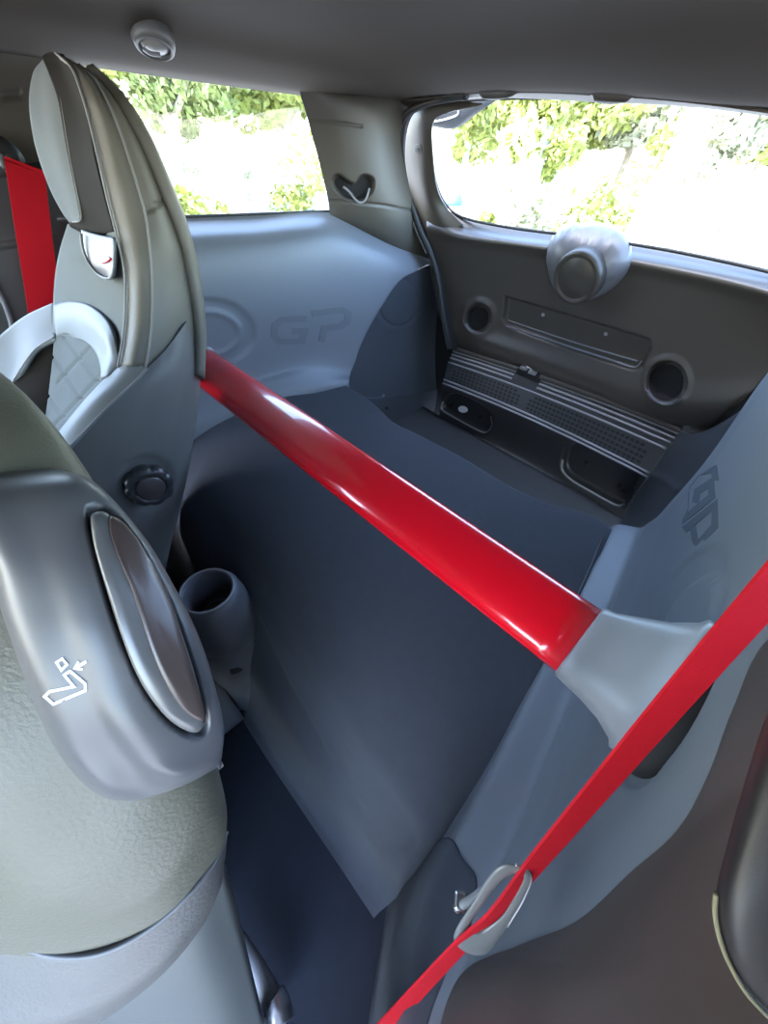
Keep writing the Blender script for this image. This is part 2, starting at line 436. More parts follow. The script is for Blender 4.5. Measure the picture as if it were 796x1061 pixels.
pad('screw_head', pod, oval(401, 423, 2.2, 1.8), .002, M_BLACK, podo)

# ------------------------------------------------------------------ rear pillar trim (far)
G = GX([
 [(300, 84, -.55), (345, 90, -.54), (385, 96, -.53), (430, 100, -.53)],
 [(313, 100, -.555), (348, 104, -.53), (385, 110, -.52), (424, 116, -.535)],
 [(322, 135, -.56), (355, 137, -.53), (390, 140, -.518), (415, 140, -.535)],
 [(332, 172, -.56), (362, 173, -.53), (393, 176, -.515), (421, 180, -.535)],
 [(340, 207, -.56), (368, 209, -.53), (398, 211, -.515), (431, 218, -.535)],
 [(342, 222, -.56), (376, 233, -.535), (408, 245, -.525), (440, 250, -.535)],
 [(341, 226, -.565), (385, 246, -.55), (415, 262, -.54), (448, 276, -.54)],
])
pl = Surf(G, 110, 150)
heart = [(346, 184), (352, 182), (360, 187), (368, 191), (373, 184), (380, 182), (387, 186), (387, 195), (382, 203), (372, 208), (360, 206), (350, 198), (345, 190)]
pl.relief([(a, b + 2) for a, b in heart], .0015, 4)
pl.relief(heart, -.022, 1.6)
pl.line([(341, 208), (368, 210), (398, 213), (430, 219)], -.003, 1.6)
pl.line([(320, 126), (345, 127), (375, 131)], -.003, 1.4)
plo = pl.build('trim_1', M_PILL); tag(plo, 'grey rear pillar trim with a coat hook opening', kind='structure')
pad('hook_opening_shade', pl, [(a * .92 + 368 * .08, b * .92 + 195 * .08) for a, b in heart], .001, M_VOID, plo, n=40)['label'] = 'shade in the coat hook opening, painted black'  # near-black pad added to paint the opening's shade
# a hook lip in the opening
tube('hook_lip', [pl.hit(a, b)[0] + pl.hit(a, b)[1] * .016 for a, b in [(352, 200), (360, 206), (369, 209), (378, 207), (384, 200)]], .0025, M_BRK, plo, n=16)

# side window glass + frame
wpix = [(60, 238), (180, 228), (342, 221), (336, 185), (322, 130), (308, 92), (240, 80), (150, 66), (60, 52)]
wpts = PX(wpix, x=-.57)
gl = mobj('window_1', wpts, [tuple(range(len(wpts)))], M_GLASS, smooth=False); tag(gl, 'clear far quarter window', kind='structure')
fr = [P(a, b, x=-.565) for a, b in [(60, 228), (180, 225), (262, 222), (338, 219), (342, 216), (338, 190), (323, 135), (313, 100), (306, 92), (240, 81), (150, 67), (60, 52)]]
tube('window_seal', fr, .003, M_RUB, gl, n=90, k=6, closed=False)

# ------------------------------------------------------------------ near side trim
def xn(y, z):
    x0 = .491 - .149 * y if y > .06 else .482 + 1.1 * (.06 - y) ** 1.35
    pts = [(.20, -.01), (.44, -.008), (.49, .0), (.502, .034), (.53, .050), (.60, .058), (.67, .064), (.74, .068), (.80, .075), (.86, .092), (.90, .13), (.92, .17)]
    g = 0
    if z <= pts[0][0]: g = pts[0][1]
    elif z >= pts[-1][0]: g = pts[-1][1]
    else:
        for (a, ga), (b, gb) in zip(pts, pts[1:]):
            if a <= z <= b: g = ga + (gb - ga) * (z - a) / (b - a); break
    return x0 + g
def yb(z):
    pts = [(.0, .66), (.49, .685), (.60, .735), (.65, .76), (.77, .90), (.88, 1.03), (.93, 1.08)]
    for (a, ga), (b, gb) in zip(pts, pts[1:]):
        if a <= z <= b: return ga + (gb - ga) * (z - a) / (b - a)
    return 1.08
zs = [.06, .25, .40, .46, .49, .505, .52, .54, .57, .60, .64, .67, .70, .74, .77, .80, .83, .86, .88, .90, .92]
G = []
for z in zs:
    Y = yb(z); row = []
    for y in [-.20, -.14, -.09, -.04, .00, .03, .06, .10, .14, .18, .23, .28, .34, .40, .47, .54, .61]:
        yy = -.2 + (y + .2) * (Y + .2) / (.685 + .2)
        row.append(Vector((xn(yy, z), yy, z)))
    row.append(Vector((xn(Y, z), Y, z)))
    row.append(Vector((xn(Y, z) + .015, Y + .012, z)))
    row.append(Vector((xn(Y, z) + .06, Y + .02, z)))
    G.append(row)
nw = Surf(G, 420, 200)
for k_ in range(1): nw.px = [proj(v) for v in nw.V]
nw.relief([(655, 745), (672, 650), (700, 592), (727, 570), (748, 572), (752, 600), (735, 680), (705, 760), (670, 810), (648, 812), (645, 790)], -.003, 3)
nw.relief([(668, 745), (676, 680), (696, 625), (722, 600), (738, 599), (738, 625), (722, 700), (696, 765), (668, 795), (656, 790)], .0022, 1.5)
nearw = nw.build('wall_left', M_WALL, solid=0.0); tag(nearw, 'grey moulded side trim beside the camera', kind='structure')
ribbon('letter_g', nw, [(742, 498), (740, 486), (722, 490), (711, 505), (710, 537), (738, 514), (737, 500), (723, 509), (721, 521)], 7, .0004, mat('near_letter_plastic', (.070, .078, .090), .5), nearw)['label'] = 'large G embossed on the near trim'
ribbon('letter_p', nw, [(709, 549), (741, 523), (741, 545), (722, 566), (718, 545)], 7, .0004, mat('near_letter_plastic', (.070, .078, .090), .5), nearw)['label'] = 'large P embossed on the near trim'

# ------------------------------------------------------------------ carpeted cover in place of the rear seat
edge = [(361, 399), (385, 415), (408, 436), (430, 447), (480, 473), (520, 497), (545, 510), (575, 522), (610, 530), (632, 544)]
re_ = [P(a, b, z=.49) for a, b in edge]
re_[0].x = -.44
re_.append(Vector((.405, .675, .487)))
re_ = spline(re_, 40)
prof = [(1.0, None, .468), (1.0, None, .478), (.997, None, .486), (.985, None, .490), (.96, None, .491), (.8, None, .490), (.6, None, .489), (.4, None, .484), (.25, None, .474), (.14, None, .458), (.06, None, .434), (.0, .082, .405)]
G = []
for i, p in enumerate(re_):
    col_ = []
    for (t, yy, z) in prof:
        y0 = .082; y = y0 + (p.y - y0) * t
        if t == 1.0: y = p.y
        fx = (p.x + .44) / (.845)          # 0..1 across
        xl = -.47; xr = .489 - .149 * y
        xr = .489 - .149 * max(0, y)
        x = lerp(-.425 - .17 * (1 - t), xr, fx)
        x = lerp(x, p.x, sm(.9, 1.0, t)) if t > .9 else x
        dome = .006 * math.sin(math.pi * min(1, max(0, fx))) * math.sin(math.pi * t)
        lift = .030 * (1 - sm(0, .28, fx)) * sm(0, .22, t) * (1 - sm(.5, .92, t))
        col_.append(Vector((x, y, z + dome + lift)))
    for (y, z) in [(.066, .372), (.052, .33), (.036, .27), (.018, .20), (.0, .13), (-.012, .09), (-.03, .07)]:
        col_.append(Vector((lerp(-.595, .482, fx), y + .010 * math.sin(fx * 7) * (z < .3), z)))
    # thin drop at the rear edge down to the boot floor
    for zz in (.463, .44, .35, .24): col_.insert(0, Vector((p.x, p.y + .003, zz)))
    G.append(col_)
cov = Surf(G, 120, 140)
# side creases
cov.relief([(268, 600), (300, 655), (340, 720), (390, 800), (430, 860), (400, 880), (330, 790), (280, 700), (255, 640)], -.005, 8)
cov.line([(262, 640), (300, 720), (345, 800), (395, 880)], -.004, 5)
covo = cov.build('rear_seat_cover', M_CARPET, solid=0.008)
tag(covo, 'charcoal carpeted deck filling the space of the rear seat, under the red brace', 'carpet cover')
tube('hem', [cov.hit(a, b)[0] for a, b in [(625, 556), (600, 622), (560, 700), (520, 780), (470, 878)]], .0022, M_BLACK, covo, n=50, k=6)

# boot floor mat
G = [[Vector((x, y, .25 + .003 * math.sin(9 * x))) for x in (-.47, -.3, 0, .3, .43)] for y in (.70, .8, .9, 1.07)]
bf = Surf(G, 20, 20)
bfo = bf.build('boot_mat', mat('boot_mat_carpet', (0.055, 0.055, 0.055), 0.95, bump=0.6, bscale=1200, var=.1, vscale=40), solid=0.01)
tag(bfo, 'dark flat carpet mat on the boot floor in front of the sill', 'mat')

# near side boot trim
G = [
 [P(648, 531, y=1.05), P(662, 508, y=1.05), P(676, 490, y=1.05), P(704, 451, y=1.09), P(718, 450, y=1.10), P(745, 444, y=1.10)],
 [P(644, 541, y=.93), P(668, 520, y=.95), P(690, 497, y=.96), P(716, 462, y=.99), P(740, 445, y=1.0), P(775, 420, y=1.0)],
 [P(641, 552, y=.82), P(672, 536, y=.84), P(702, 510, y=.86), P(730, 474, y=.90), P(765, 435, y=.92), P(800, 400, y=.93)],
 [P(640, 566, y=.72), P(680, 556, y=.76), P(712, 526, y=.79), P(742, 490, y=.82), P(785, 445, y=.86), P(820, 410, y=.88)],
]
G = [[P(640, 545, z=.24)] * 0 + g for g in G]
bt = Surf(G, 60, 60)
bt.line([(676, 492), (690, 497), (702, 508)], .004, 4)
bto = bt.build('trim_3', mat('boot_side_plastic', (0.035, 0.037, 0.040), .45, bump=.2, bscale=700)); tag(bto, 'dark side trim of the boot on the near side', kind='structure')

G = [[Vector((.40, 1.12, z)), Vector((.44, 1.08, z)), Vector((.50, .95, z)), Vector((.53, .80, z))] for z in (.2, .5, .75, .88)]
V, Fc = grid(G, 12, 12); o = mobj('boot_gap_shade', V, away(V, Fc), M_VOID, solid=.004); tag(o, kind='structure')  # black sheet added for the dark gap and to stop a light leak
# ------------------------------------------------------------------ loading sill
sill = thing('loading_sill', 'ribbed dark plastic boot sill with slotted vents under the tailgate', 'boot sill')
ST = [  # (L px, R px, y)
 ((472, 359), (708, 443), 1.105),
 ((470, 364), (703, 449), 1.10),
 ((467, 370), (696, 458), 1.09),
 ((464, 377), (688, 467), 1.08),
 ((461, 389), (675, 486), 1.058),
 ((459, 397), (671, 494), 1.045),
 ((457, 412), (660, 510), 1.050),
 ((455, 431), (648, 530), 1.056),
 ((454, 440), (643, 540), 1.058),
]
SL = [P(*a, y=y) for a, b, y in ST]; SR = [P(*b, y=y) for a, b, y in ST]
def sillp(s, t):     # s station 0..7, t 0..1 across
    k = min(int(s), 7); u = s - k
    a = SL[k].lerp(SL[k + 1], u); b = SR[k].lerp(SR[k + 1], u)
    p = a.lerp(b, t); p.y += .022 * (1 - (2 * t - 1) ** 2)
    return p
G = [[sillp(s, t / 12) for t in range(13)] for s in (0, .5, 1, 1.5, 2, 2.5, 3, 3.5, 4, 4.4, 4.8, 5, 5.15, 5.5, 6, 6.5, 7, 8)]
ss = Surf(G, 240, 150)
pkL = [(459, 416), (466, 409), (480, 411), (500, 422), (509, 431), (510, 441), (504, 448), (494, 445), (470, 432), (458, 424)]
pkR = [(583, 476), (588, 464), (599, 461), (625, 471), (650, 484), (660, 492), (655, 508), (648, 522), (638, 523), (612, 509), (592, 497), (583, 487)]
ss.relief(pkL, -.022, 1.8)
ss.relief(pkR, -.026, 1.8)
face = ss.build('sill_body', mat('sill_plastic', (0.027, 0.027, 0.028), .42, bump=.3, bscale=700, bdist=.0004), sill)
def sill_surface_n(s, t):
    a = sillp(s + .05 if s < 6.9 else s, t) - sillp(s - .05 if s > .05 else s, t); b = sillp(s, min(1, t + .01)) - sillp(s, max(0, t - .01))
    n = a.cross(b).normalized()
    return n if n.dot(CAMP - sillp(s, t)) > 0 else -n
def rib(s, t0, t1, rad, h=.001):
    pts = [sillp(s, lerp(t0, t1, i / 16)) + sill_surface_n(s, lerp(t0, t1, i / 16)) * h for i in range(17)]
    return tube('rib', pts, rad, mat('rib_plastic', (0.30, 0.30, 0.30), .3), sill, k=6, n=32)
for s in (1.0, 1.55, 2.1):
    rib(s, .0, .335, .0028); rib(s, .46, 1.0, .0028)
for s in (2.75, ): rib(s, .0, 1.0, .0028)
for s in (4.55, 5.0): rib(s, 0, 1, .003)
# raised upper cap either side of the striker
for (a, b) in ((0.0, .345), (.45, 1.0)):
    G = [[sillp(s, lerp(a, b, i / 8)) + sill_surface_n(max(.2, s), lerp(a, b, i / 8)) * h for i in range(9)] for s, h in ((0, .0), (.15, .009), (.5, .011), (.85, .009), (1.0, .0))]
    V, Fc = grid(G, 24, 16); mobj('sill_cap', V, away(V, Fc), M_DARK, sill)
# slotted vents (two groups)
V = []; Fc = []
for (t0, t1, n) in ((.05, .40, 17), (.46, .95, 27)):
    for i in range(n):
        for k in range(5):
            if k in (0, 4) and i in (0, n - 1): continue
            t = lerp(t0, t1, i / (n - 1)); s = 3.15 + k * .27
            nn = sill_surface_n(s, t) * .0006
            hw = .0060 / .85; ds = .078
            q = [sillp(s - ds, t - hw) + nn, sillp(s - ds, t + hw) + nn, sillp(s + ds, t + hw) + nn, sillp(s + ds, t - hw) + nn]
            b = len(V); V += q + [p - nn * 3 for p in q]
            Fc += [(b, b + 1, b + 2, b + 3), (b, b + 4, b + 5, b + 1), (b + 1, b + 5, b + 6, b + 2), (b + 2, b + 6, b + 7, b + 3), (b + 3, b + 7, b + 4, b)]
so = mobj('vent_slots', V, Fc, M_VOID, sill, smooth=False); so['kind'] = 'stuff'
ribbon('pocket_rim', ss, pkL[4:] + pkL[:1], 1.6, .0015, mat('rib_plastic', (0.30, 0.30, 0.30), .3), sill, smooth=True, n=24)
ribbon('pocket_rim', ss, pkR[7:] + pkR[:1], 1.6, .0015, mat('rib_plastic', (0.30, 0.30, 0.30), .3), sill, smooth=True, n=24)
pad('pocket_white_spot', ss, oval(480, 424, 5, 3.4, 15), .004, M_WHITE, face, n=16)['label'] = 'small white spot in the left pocket'  # plain white raised pad, not a light source
for (a, b) in ((468, 420), (498, 432), (607, 480), (642, 503), (646, 508)):
    pad('tie_down_stud', ss, oval(a, b, 2.6, 2.6), .006, M_BLACK, face, n=12)
# striker latch
pc = sillp(.9, .40)
box('latch_recess', sillp(.75, .397) + Vector((0, 0, .002)), (.075, .03, .022), M_VOID, sill, bevel=.003)
rt = Matrix.Rotation(math.radians(6), 3, 'Z')
for dx, w, dz in ((-.018, .024, .017), (.014, .026, .014)):
    box('striker_plate', sillp(.75, .397) + Vector((dx, -.008, dz)), (w, .022, .010), M_METAL, sill, bevel=.002, rot=rt)
tube('striker_hoop', [sillp(.75, .397) + Vector((-.012, -.012, .012)), sillp(.75, .397) + Vector((-.010, -.016, .024)), sillp(.75, .397) + Vector((.008, -.016, .023)), sillp(.75, .397) + Vector((.010, -.012, .012))], .0025, M_METAL, sill, n=14)
rebase(sill, (0, 1.05, .25))

# ------------------------------------------------------------------ tailgate inner panel
tg = thing('tailgate', 'dark plastic tailgate lining below the rear window, with two finger holes', 'tailgate')
ytg = lambda x, k: 1.09 + k
TY = 1.10
def T(px, py, k=0.0):
    y = TY
    for _ in range(3):
        p = P(px, py, y=y); y = 1.075 + .05 * (1 - min(1.3, (p.x / .45) ** 2)) + k
    return P(px, py, y=y)
G = [
 [T(446, 205, .03), T(480, 226, .03), T(530, 237, .03), T(600, 246, .03), T(680, 257, .03), T(760, 273, .03), T(840, 292, .03)],
 [T(444, 216, .02), T(478, 234, .012), T(530, 244, .010), T(600, 252, .010), T(680, 264, .010), T(760, 280, .010), T(840, 300, .010)],
 [T(442, 232, .0), T(475, 244, -.02), T(530, 252, -.022), T(600, 262, -.022), T(680, 276, -.022), T(760, 293, -.022), T(840, 316, -.02)],
 [T(443, 250, .0), T(475, 258, -.008), T(530, 266, -.008), T(600, 278, -.008), T(680, 294, -.008), T(760, 312, -.008), T(840, 335, -.0)],
 [T(447, 285, .005), T(480, 293, .004), T(530, 303, .004), T(600, 318, .004), T(680, 335, .004), T(760, 352, .004), T(818, 362, .005)],
 [T(455, 325, .01), T(487, 332, .006), T(535, 345, .004), T(600, 362, .004), T(675, 382, .004), T(750, 392, .004), T(800, 380, .008)],
 [T(463, 345, .012), T(493, 352, -.006), T(540, 368, -.010), T(600, 390, -.010), T(665, 412, -.010), T(740, 420, -.004), T(778, 407, .01)],
 [T(468, 358, .02), T(497, 366, .0), T(540, 383, .0), T(600, 408, .0), T(660, 431, .0), T(728, 440, .004), T(757, 427, .02)],
 [T(470, 368, .045), T(498, 376, .03), T(540, 393, .03), T(600, 418, .03), T(660, 440, .03), T(728, 449, .03), T(750, 436, .045)],
]
ts = Surf(G, 330, 230)
slot = [(524, 308), (600, 330), (672, 352), (674, 360), (664, 381), (655, 383), (590, 362), (525, 338), (521, 330), (523, 316)]
for k_ in range(2): ts.relief(slot, -.009, 1.6, smooth=False)
for (a, b, r0) in ((496, 329, 15), (691, 395, 22)):
    ts.relief(oval(a, b, r0 + 3, r0 + 5, 20), .004, 4)
    ts.relief(oval(a - .5, b + 1, r0 - 2, r0 - 1, 20), -.035, 1.8)
tgo = ts.build('lining', M_DARK, tg)
tube('slot_ledge', [ts.hit(a, b)[0] + ts.hit(a, b)[1] * .002 for a, b in [(526, 332), (560, 343), (600, 356), (640, 368), (661, 374)]], .0018, M_WALL, tgo, n=30, k=6)
tube('slot_ledge', [ts.hit(a, b)[0] + ts.hit(a, b)[1] * .002 for a, b in [(524, 338), (560, 350), (600, 363), (640, 376), (658, 381), (666, 374)]], .0022, M_WALL, tgo, n=30, k=6)
for (a, b) in ((563, 326), (628, 346)):
    pad('screw_head', ts, oval(a, b, 2.0, 2.0), .002, M_BRK, tgo, n=12)
for (a, b, r0) in ((496, 329, 15), (691, 395, 22)):
    fh_ = pad('finger_hole_shade', ts, oval(a - .5, b + 1, r0 - 4, r0 - 3, 20), .001, M_VOID, tgo, n=32); fh_['label'] = 'shade in the finger hole, painted black'  # near-black pad paints the shade at the bottom of the hole
    t_ = ribbon('finger_hole_lip', ts, [(a + (r0 - 1) * math.cos(g), b + 1 + (r0 + .5) * math.sin(g)) for g in [math.radians(20 + q * 10) for q in range(15)]], 2.2, .0012, M_WALL, tgo)
# wiper motor dome with its round cap
kc, kn = ts.hit(606, 272)
dome = [(568, 262), (573, 246), (586, 237), (606, 233), (628, 236), (645, 246), (654, 262), (650, 280), (636, 297), (618, 308), (598, 312), (582, 306), (572, 290)]
wmc = pad('wiper_motor_cover', ts, dome, .045, M_BRK if False else mat('dome_plastic', (0.11, 0.11, 0.115), .36, bump=.2, bscale=700, bdist=.0003), tg, n=56,
    rings=[(1.03, -.05), (1.0, .12), (.95, .38), (.86, .62), (.74, .82), (.6, .94), (.4, 1.0), (.2, 1.02), (.04, 1.02)], centre=(608, 274))
dn = Vector((-.05, -1, .05)).normalized()
# cap axis looks down into the boot
cc = P(598, 288, y=1.105 - .052)
cx = (Vector((-.02, -1, -.28))).normalized()
lathe('round_cap', [(.060, -.02), (.060, .004), (.057, .008), (.050, .009), (.047, .005), (.045, .005), (.043, .0065), (.002, .0085)], cc, cx, M_DARK, wmc, n=48)
rebase(tg, (0, 1.1, .53))

# tailgate side trim, far, with its screw
G = GY([
 [(470, 100, .97), (476, 104, .965), (500, 107, .96)],
 [(440, 108, .97), (452, 111, .955), (466, 116, .955)],
 [(424, 128, .99), (437, 124, .965), (448, 128, .965)],
 [(420, 165, 1.01), (436, 160, .985), (448, 160, .99)],
 [(427, 205, 1.05), (440, 198, 1.02), (453, 196, 1.03)],
 [(436, 235, 1.08), (450, 222, 1.05), (463, 215, 1.07)],
 [(446, 262, 1.10), (462, 246, 1.075), (480, 233, 1.09)],
])
tt = Surf(G, 40, 80)
tto = tt.build('trim_4', M_PILL, solid=.006); tag(tto, 'grey trim strip up the far edge of the rear window', kind='structure')
pad('screw_cup', tt, oval(433, 155, 4.5, 6), .0015, M_PILL, tto, n=16)
pad('screw_head', tt, oval(433, 155, 2.4, 3), .003, M_BLACK, tto, n=12)
# rubber seal around the opening
sp = [(484, 98), (462, 101), (440, 107), (424, 116), (417, 130), (415, 155), (419, 185), (427, 215), (436, 240), (446, 262), (454, 290), (460, 330), (466, 362)]
seal = tube('hatch_seal', [P(a, b, y=y) for (a, b), y in zip(sp, [.93, .935, .94, .945, .95, .96, .98, 1.0, 1.02, 1.03, 1.04, 1.05, 1.06])], .0085, M_RUB, n=90, k=10)
tag(seal, 'black rubber seal round the tailgate opening, beside the coat hook pillar', 'seal')
tube('seal_lip', [P(a - 4, b + 1, y=y) for (a, b), y in zip(sp[1:10], [.925, .93, .935, .94, .95, .97, .99, 1.01, 1.02])], .0028, M_PILL, seal, n=60, k=6)
# black sheet painting the shade in the gap behind the seal
G = GY([[(a - 3, b - 1, 1.03 + .0) , (a + 12, b + 1, 1.12), (a + 22, b + 2, 1.14)] for a, b in sp[3:]])
V, Fc = grid(G, 6, 30); o = mobj('seal_gap_shade', V, away(V, Fc), M_VOID); tag(o, kind='structure')

# header over the rear window
G = GY([
 [(405, 103, .93), (440, 99, .93), (480, 94, .93), (540, 91, .93), (620, 94, .93), (700, 100, .93), (800, 112, .93), (900, 128, .93)],
 [(405, 106, .925), (440, 103, .925), (480, 98, .925), (540, 96, .925), (620, 98, .925), (700, 103, .925), (800, 115, .925), (900, 131, .925)],
 [(418, 112, .96), (447, 107, .95), (482, 101, .95), (540, 100, .95), (620, 103, .95), (700, 108, .95), (800, 118, .95), (900, 134, .95)],
 [(424, 112, .975), (450, 106, .97), (484, 102, .97), (540, 102, .97), (620, 106, .97), (700, 110, .97), (800, 121, .97), (900, 138, .97)],
])
hh = Surf(G, 160, 24)
hh.relief([(498, 95), (512, 92), (535, 95), (520, 99), (504, 99)], .008, 2)
hh.relief([(616, 97), (630, 94), (655, 99), (640, 103), (622, 102)], .008, 2)
ho = hh.build('trim_6', M_PILL, solid=.004); tag(ho, 'pale header strip over the rear window', kind='structure')

# rear window glass
G = GY([[(446, 108, 1.0), (560, 96, 1.0), (700, 100, 1.0), (850, 118, 1.0)],
        [(449, 170, 1.07), (560, 165, 1.09), (700, 175, 1.09), (850, 200, 1.07)],
        [(458, 222, 1.12), (560, 246, 1.14), (700, 268, 1.14), (850, 300, 1.12)]])
V, Fc = grid(G, 24, 16); gw = mobj('window_2', V, Fc, M_GLASS); tag(gw, 'clear rear window in the tailgate', kind='structure')
sg = [(700, 104), (600, 101), (510, 102), (470, 106), (452, 115), (446, 132), (448, 165), (454, 195), (464, 214), (482, 226), (530, 236), (600, 245), (680, 257), (760, 273), (850, 294)]
tube('window_seal', [P(a, b, y=1.10 - .12 * sm(240, 100, b)) if False else P(a, b, y=lerp(.985, 1.105, sm(100, 225, b))) for a, b in sg], .0035, M_RUB, gw, n=120, k=6)

# winglet of the roof spoiler seen through the corner of the glass
wg = Surf(GY([[(440, 98, 1.12), (480, 98, 1.12), (525, 98, 1.12)], [(442, 112, 1.13), (478, 113, 1.13), (507, 109, 1.13)], [(446, 128, 1.15), (470, 131, 1.15), (490, 121, 1.15)], [(447, 131, 1.16), (468, 134, 1.16), (484, 127, 1.16)]]), 30, 24)
wo_ = wg.build('roof_spoiler', mat('grey_spoiler_plastic', (0.045, 0.045, 0.05), .5), solid=.012)
tag(wo_, 'dark grey end of the roof spoiler outside the corner of the rear window', 'spoiler')
tube('edge_line', [wg.hit(a, b)[0] + wg.hit(a, b)[1] * .001 for a, b in [(468, 105), (474, 112), (474, 119), (460, 124), (448, 126)]], .002, M_FENCE, wo_, n=20, k=6)

# ------------------------------------------------------------------ red brace
br = thing('strut_brace', 'glossy red strut brace spanning the cabin above the carpeted deck', 'strut brace')
A = P(207, 377, x=-.47); B = P(604, 667, y=.258)
A2 = A + (A - B).normalized() * .02
ax = (B - A).normalized()
vy = Vector((0, 1, 0)); vy = (vy - ax * vy.dot(ax)).normalized(); vz = ax.cross(vy)
if vz.z < 0: vz = -vz
def section(t):
    # rounded wedge section (half widths across y, z)
    return lerp(.036, .030, t), lerp(.052, .044, t)
def loft(name, stations, m_, parent, k=40, expo=2.6, tilt=0.0):
    V = []; Fc = []
    for (c_, hy, hz, tl) in stations:
        for q in range(k):
            g = 2 * math.pi * q / k
            cu, su = math.cos(g), math.sin(g)
            u = hy * math.copysign(abs(cu) ** (2 / expo), cu); w = hz * math.copysign(abs(su) ** (2 / expo), su)
            ct, st_ = math.cos(tl), math.sin(tl)
            V.append(c_ + vy * (u * ct - w * st_) + vz * (u * st_ + w * ct))
    for i in range(len(stations) - 1):
        for q in range(k): Fc.append((i * k + q, i * k + (q + 1) % k, (i + 1) * k + (q + 1) % k, (i + 1) * k + q))
    Fc += [tuple(range(k)), tuple((len(stations) - 1) * k + q for q in range(k))]
    return mobj(name, V, Fc, m_, parent, recalc=True)
TL = math.radians(-66)
loft('brace_tube', [(A2.lerp(B, i / 30), .020, lerp(.044, .0375, i / 30), TL) for i in range(31)], M_RED, br, expo=2.5)
# near bracket
Wp = Vector((.508, .255, .695)); 
C1 = B; 
bst = [(B - ax * .004, .0205, .0375, TL), (B - ax * .002, .0235, .0395, TL), (B + ax * .006, .025, .0405, TL), (B.lerp(Wp, .4), .028, .045, TL), (B.lerp(Wp, .7), .032, .051, TL), (B.lerp(Wp, .95), .038, .060, TL), (Wp, .042, .065, TL), (Wp + ax * .012, .040, .062, TL)]
loft('end_bracket', bst, M_BRK, br, expo=3.6)
loft('bracket_gap_shade', [(Wp + ax * .006, .046, .070, TL), (Wp + ax * .016, .047, .071, TL), (Wp + ax * .03, .045, .068, TL)], M_VOID, br, expo=2.4)  # black ring paints the shaded gap between bracket and wall
loft('end_bracket', [(A2 - ax * .03, .04, .06, TL), (A2, .03, .05, TL), (A2 + ax * .02, .026, .046, TL)], M_BRK, br)
rebase(br, (0, .26, .62))

# ------------------------------------------------------------------ far front seat
fs = thing('front_seat', 'far grey suede and leather sports seat with integrated head restraint', 'car seat')
# columns: 0 front-left outline, 1 stitch line, 2 seam, 3 seam, 4 groove, 5 rear outline
def part_grid(name, rows, m_, nu=30, nv=40, solid=.006, **kw):
    s = Surf(rows, nu, nv)
    for f_ in kw.get('ops', []): f_(s)
    o = s.build(name, m_, fs, solid=solid); return s
# headrest front face
hx = lambda v: v
part_grid('headrest_pad', GX([
 [(44, 62, -.34), (48, 57, -.31), (52, 58, -.27), (56, 62, -.25)],
 [(34, 76, -.36), (42, 70, -.32), (50, 70, -.26), (58, 76, -.24)],
 [(30, 108, -.37), (41, 102, -.33), (52, 102, -.27), (63, 106, -.24)],
 [(36, 150, -.37), (47, 147, -.33), (58, 148, -.27), (70, 152, -.24)],
 [(50, 192, -.37), (59, 190, -.33), (69, 192, -.27), (78, 196, -.24)],
 [(63, 218, -.36), (70, 219, -.32), (77, 222, -.27), (83, 225, -.24)],
 [(73, 232, -.34), (77, 232, -.31), (80, 231, -.27), (83, 229, -.25)],
]), M_ALC, 20, 50, .004)
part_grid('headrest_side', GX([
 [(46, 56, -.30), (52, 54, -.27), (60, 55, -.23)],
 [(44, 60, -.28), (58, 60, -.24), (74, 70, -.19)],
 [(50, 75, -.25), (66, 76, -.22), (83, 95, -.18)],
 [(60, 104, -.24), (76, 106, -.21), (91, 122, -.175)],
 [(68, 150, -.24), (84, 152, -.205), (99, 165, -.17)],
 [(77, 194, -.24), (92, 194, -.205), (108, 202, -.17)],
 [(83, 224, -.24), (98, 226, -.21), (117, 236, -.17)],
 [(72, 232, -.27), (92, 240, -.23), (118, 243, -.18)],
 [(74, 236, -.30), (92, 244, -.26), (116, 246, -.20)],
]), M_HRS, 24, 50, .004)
seam1 = [(58, 55, -.225), (74, 70, -.19), (84, 95, -.175), (92, 122, -.17), (101, 160, -.165), (110, 200, -.16), (120, 240, -.155), (128, 275, -.145), (130, 305, -.14), (128, 345, -.13), (122, 381, -.12)]
seam2 = [(82, 67, -.205), (98, 82, -.18), (113, 108, -.155), (124, 135, -.145), (134, 165, -.14), (143, 195, -.135), (151, 225, -.13), (156, 265, -.12), (158, 300, -.115), (157, 340, -.105), (151, 381, -.098)]
groove = [(92, 73, -.205), (112, 92, -.19), (128, 112, -.165), (143, 138, -.155), (155, 162, -.15), (168, 195, -.145), (179, 222, -.142), (191, 255, -.138), (197, 285, -.135), (203, 318, -.13), (206, 352, -.125), (205, 388, -.118)]
sil = [(94, 73, -.23), (116, 92, -.22), (133, 113, -.20), (150, 140, -.195), (162, 165, -.19), (175, 195, -.185), (187, 225, -.18), (196, 255, -.175), (203, 285, -.17), (207, 318, -.165), (209, 352, -.16), (207.5, 392, -.15)]
mid12 = [((a[0] + b[0]) / 2, (a[1] + b[1]) / 2 - 1, (a[2] + b[2]) / 2 + .008) for a, b in zip(seam1, seam2)]
mid23 = [((a[0] + b[0]) / 2, (a[1] + b[1]) / 2 - 1, (a[2] + b[2]) / 2 + .006) for a, b in zip(seam2, groove)]
part_grid('side_wing', [[P(a, b, x=c) for a, b, c in t] for t in zip(seam1, mid12, seam2)], M_LEAS, 16, 60, .008)
bp = part_grid('back_panel', [[P(a, b, x=c) for a, b, c in t] for t in zip(seam2, mid23, groove[:11])], M_LEAS, 30, 90, .008,
               ops=[lambda s: s.line([(146, 219), (156, 216), (173, 206)], -.006, 2.2)])
gro2 = [(a, b, c - .01) for a, b, c in groove]
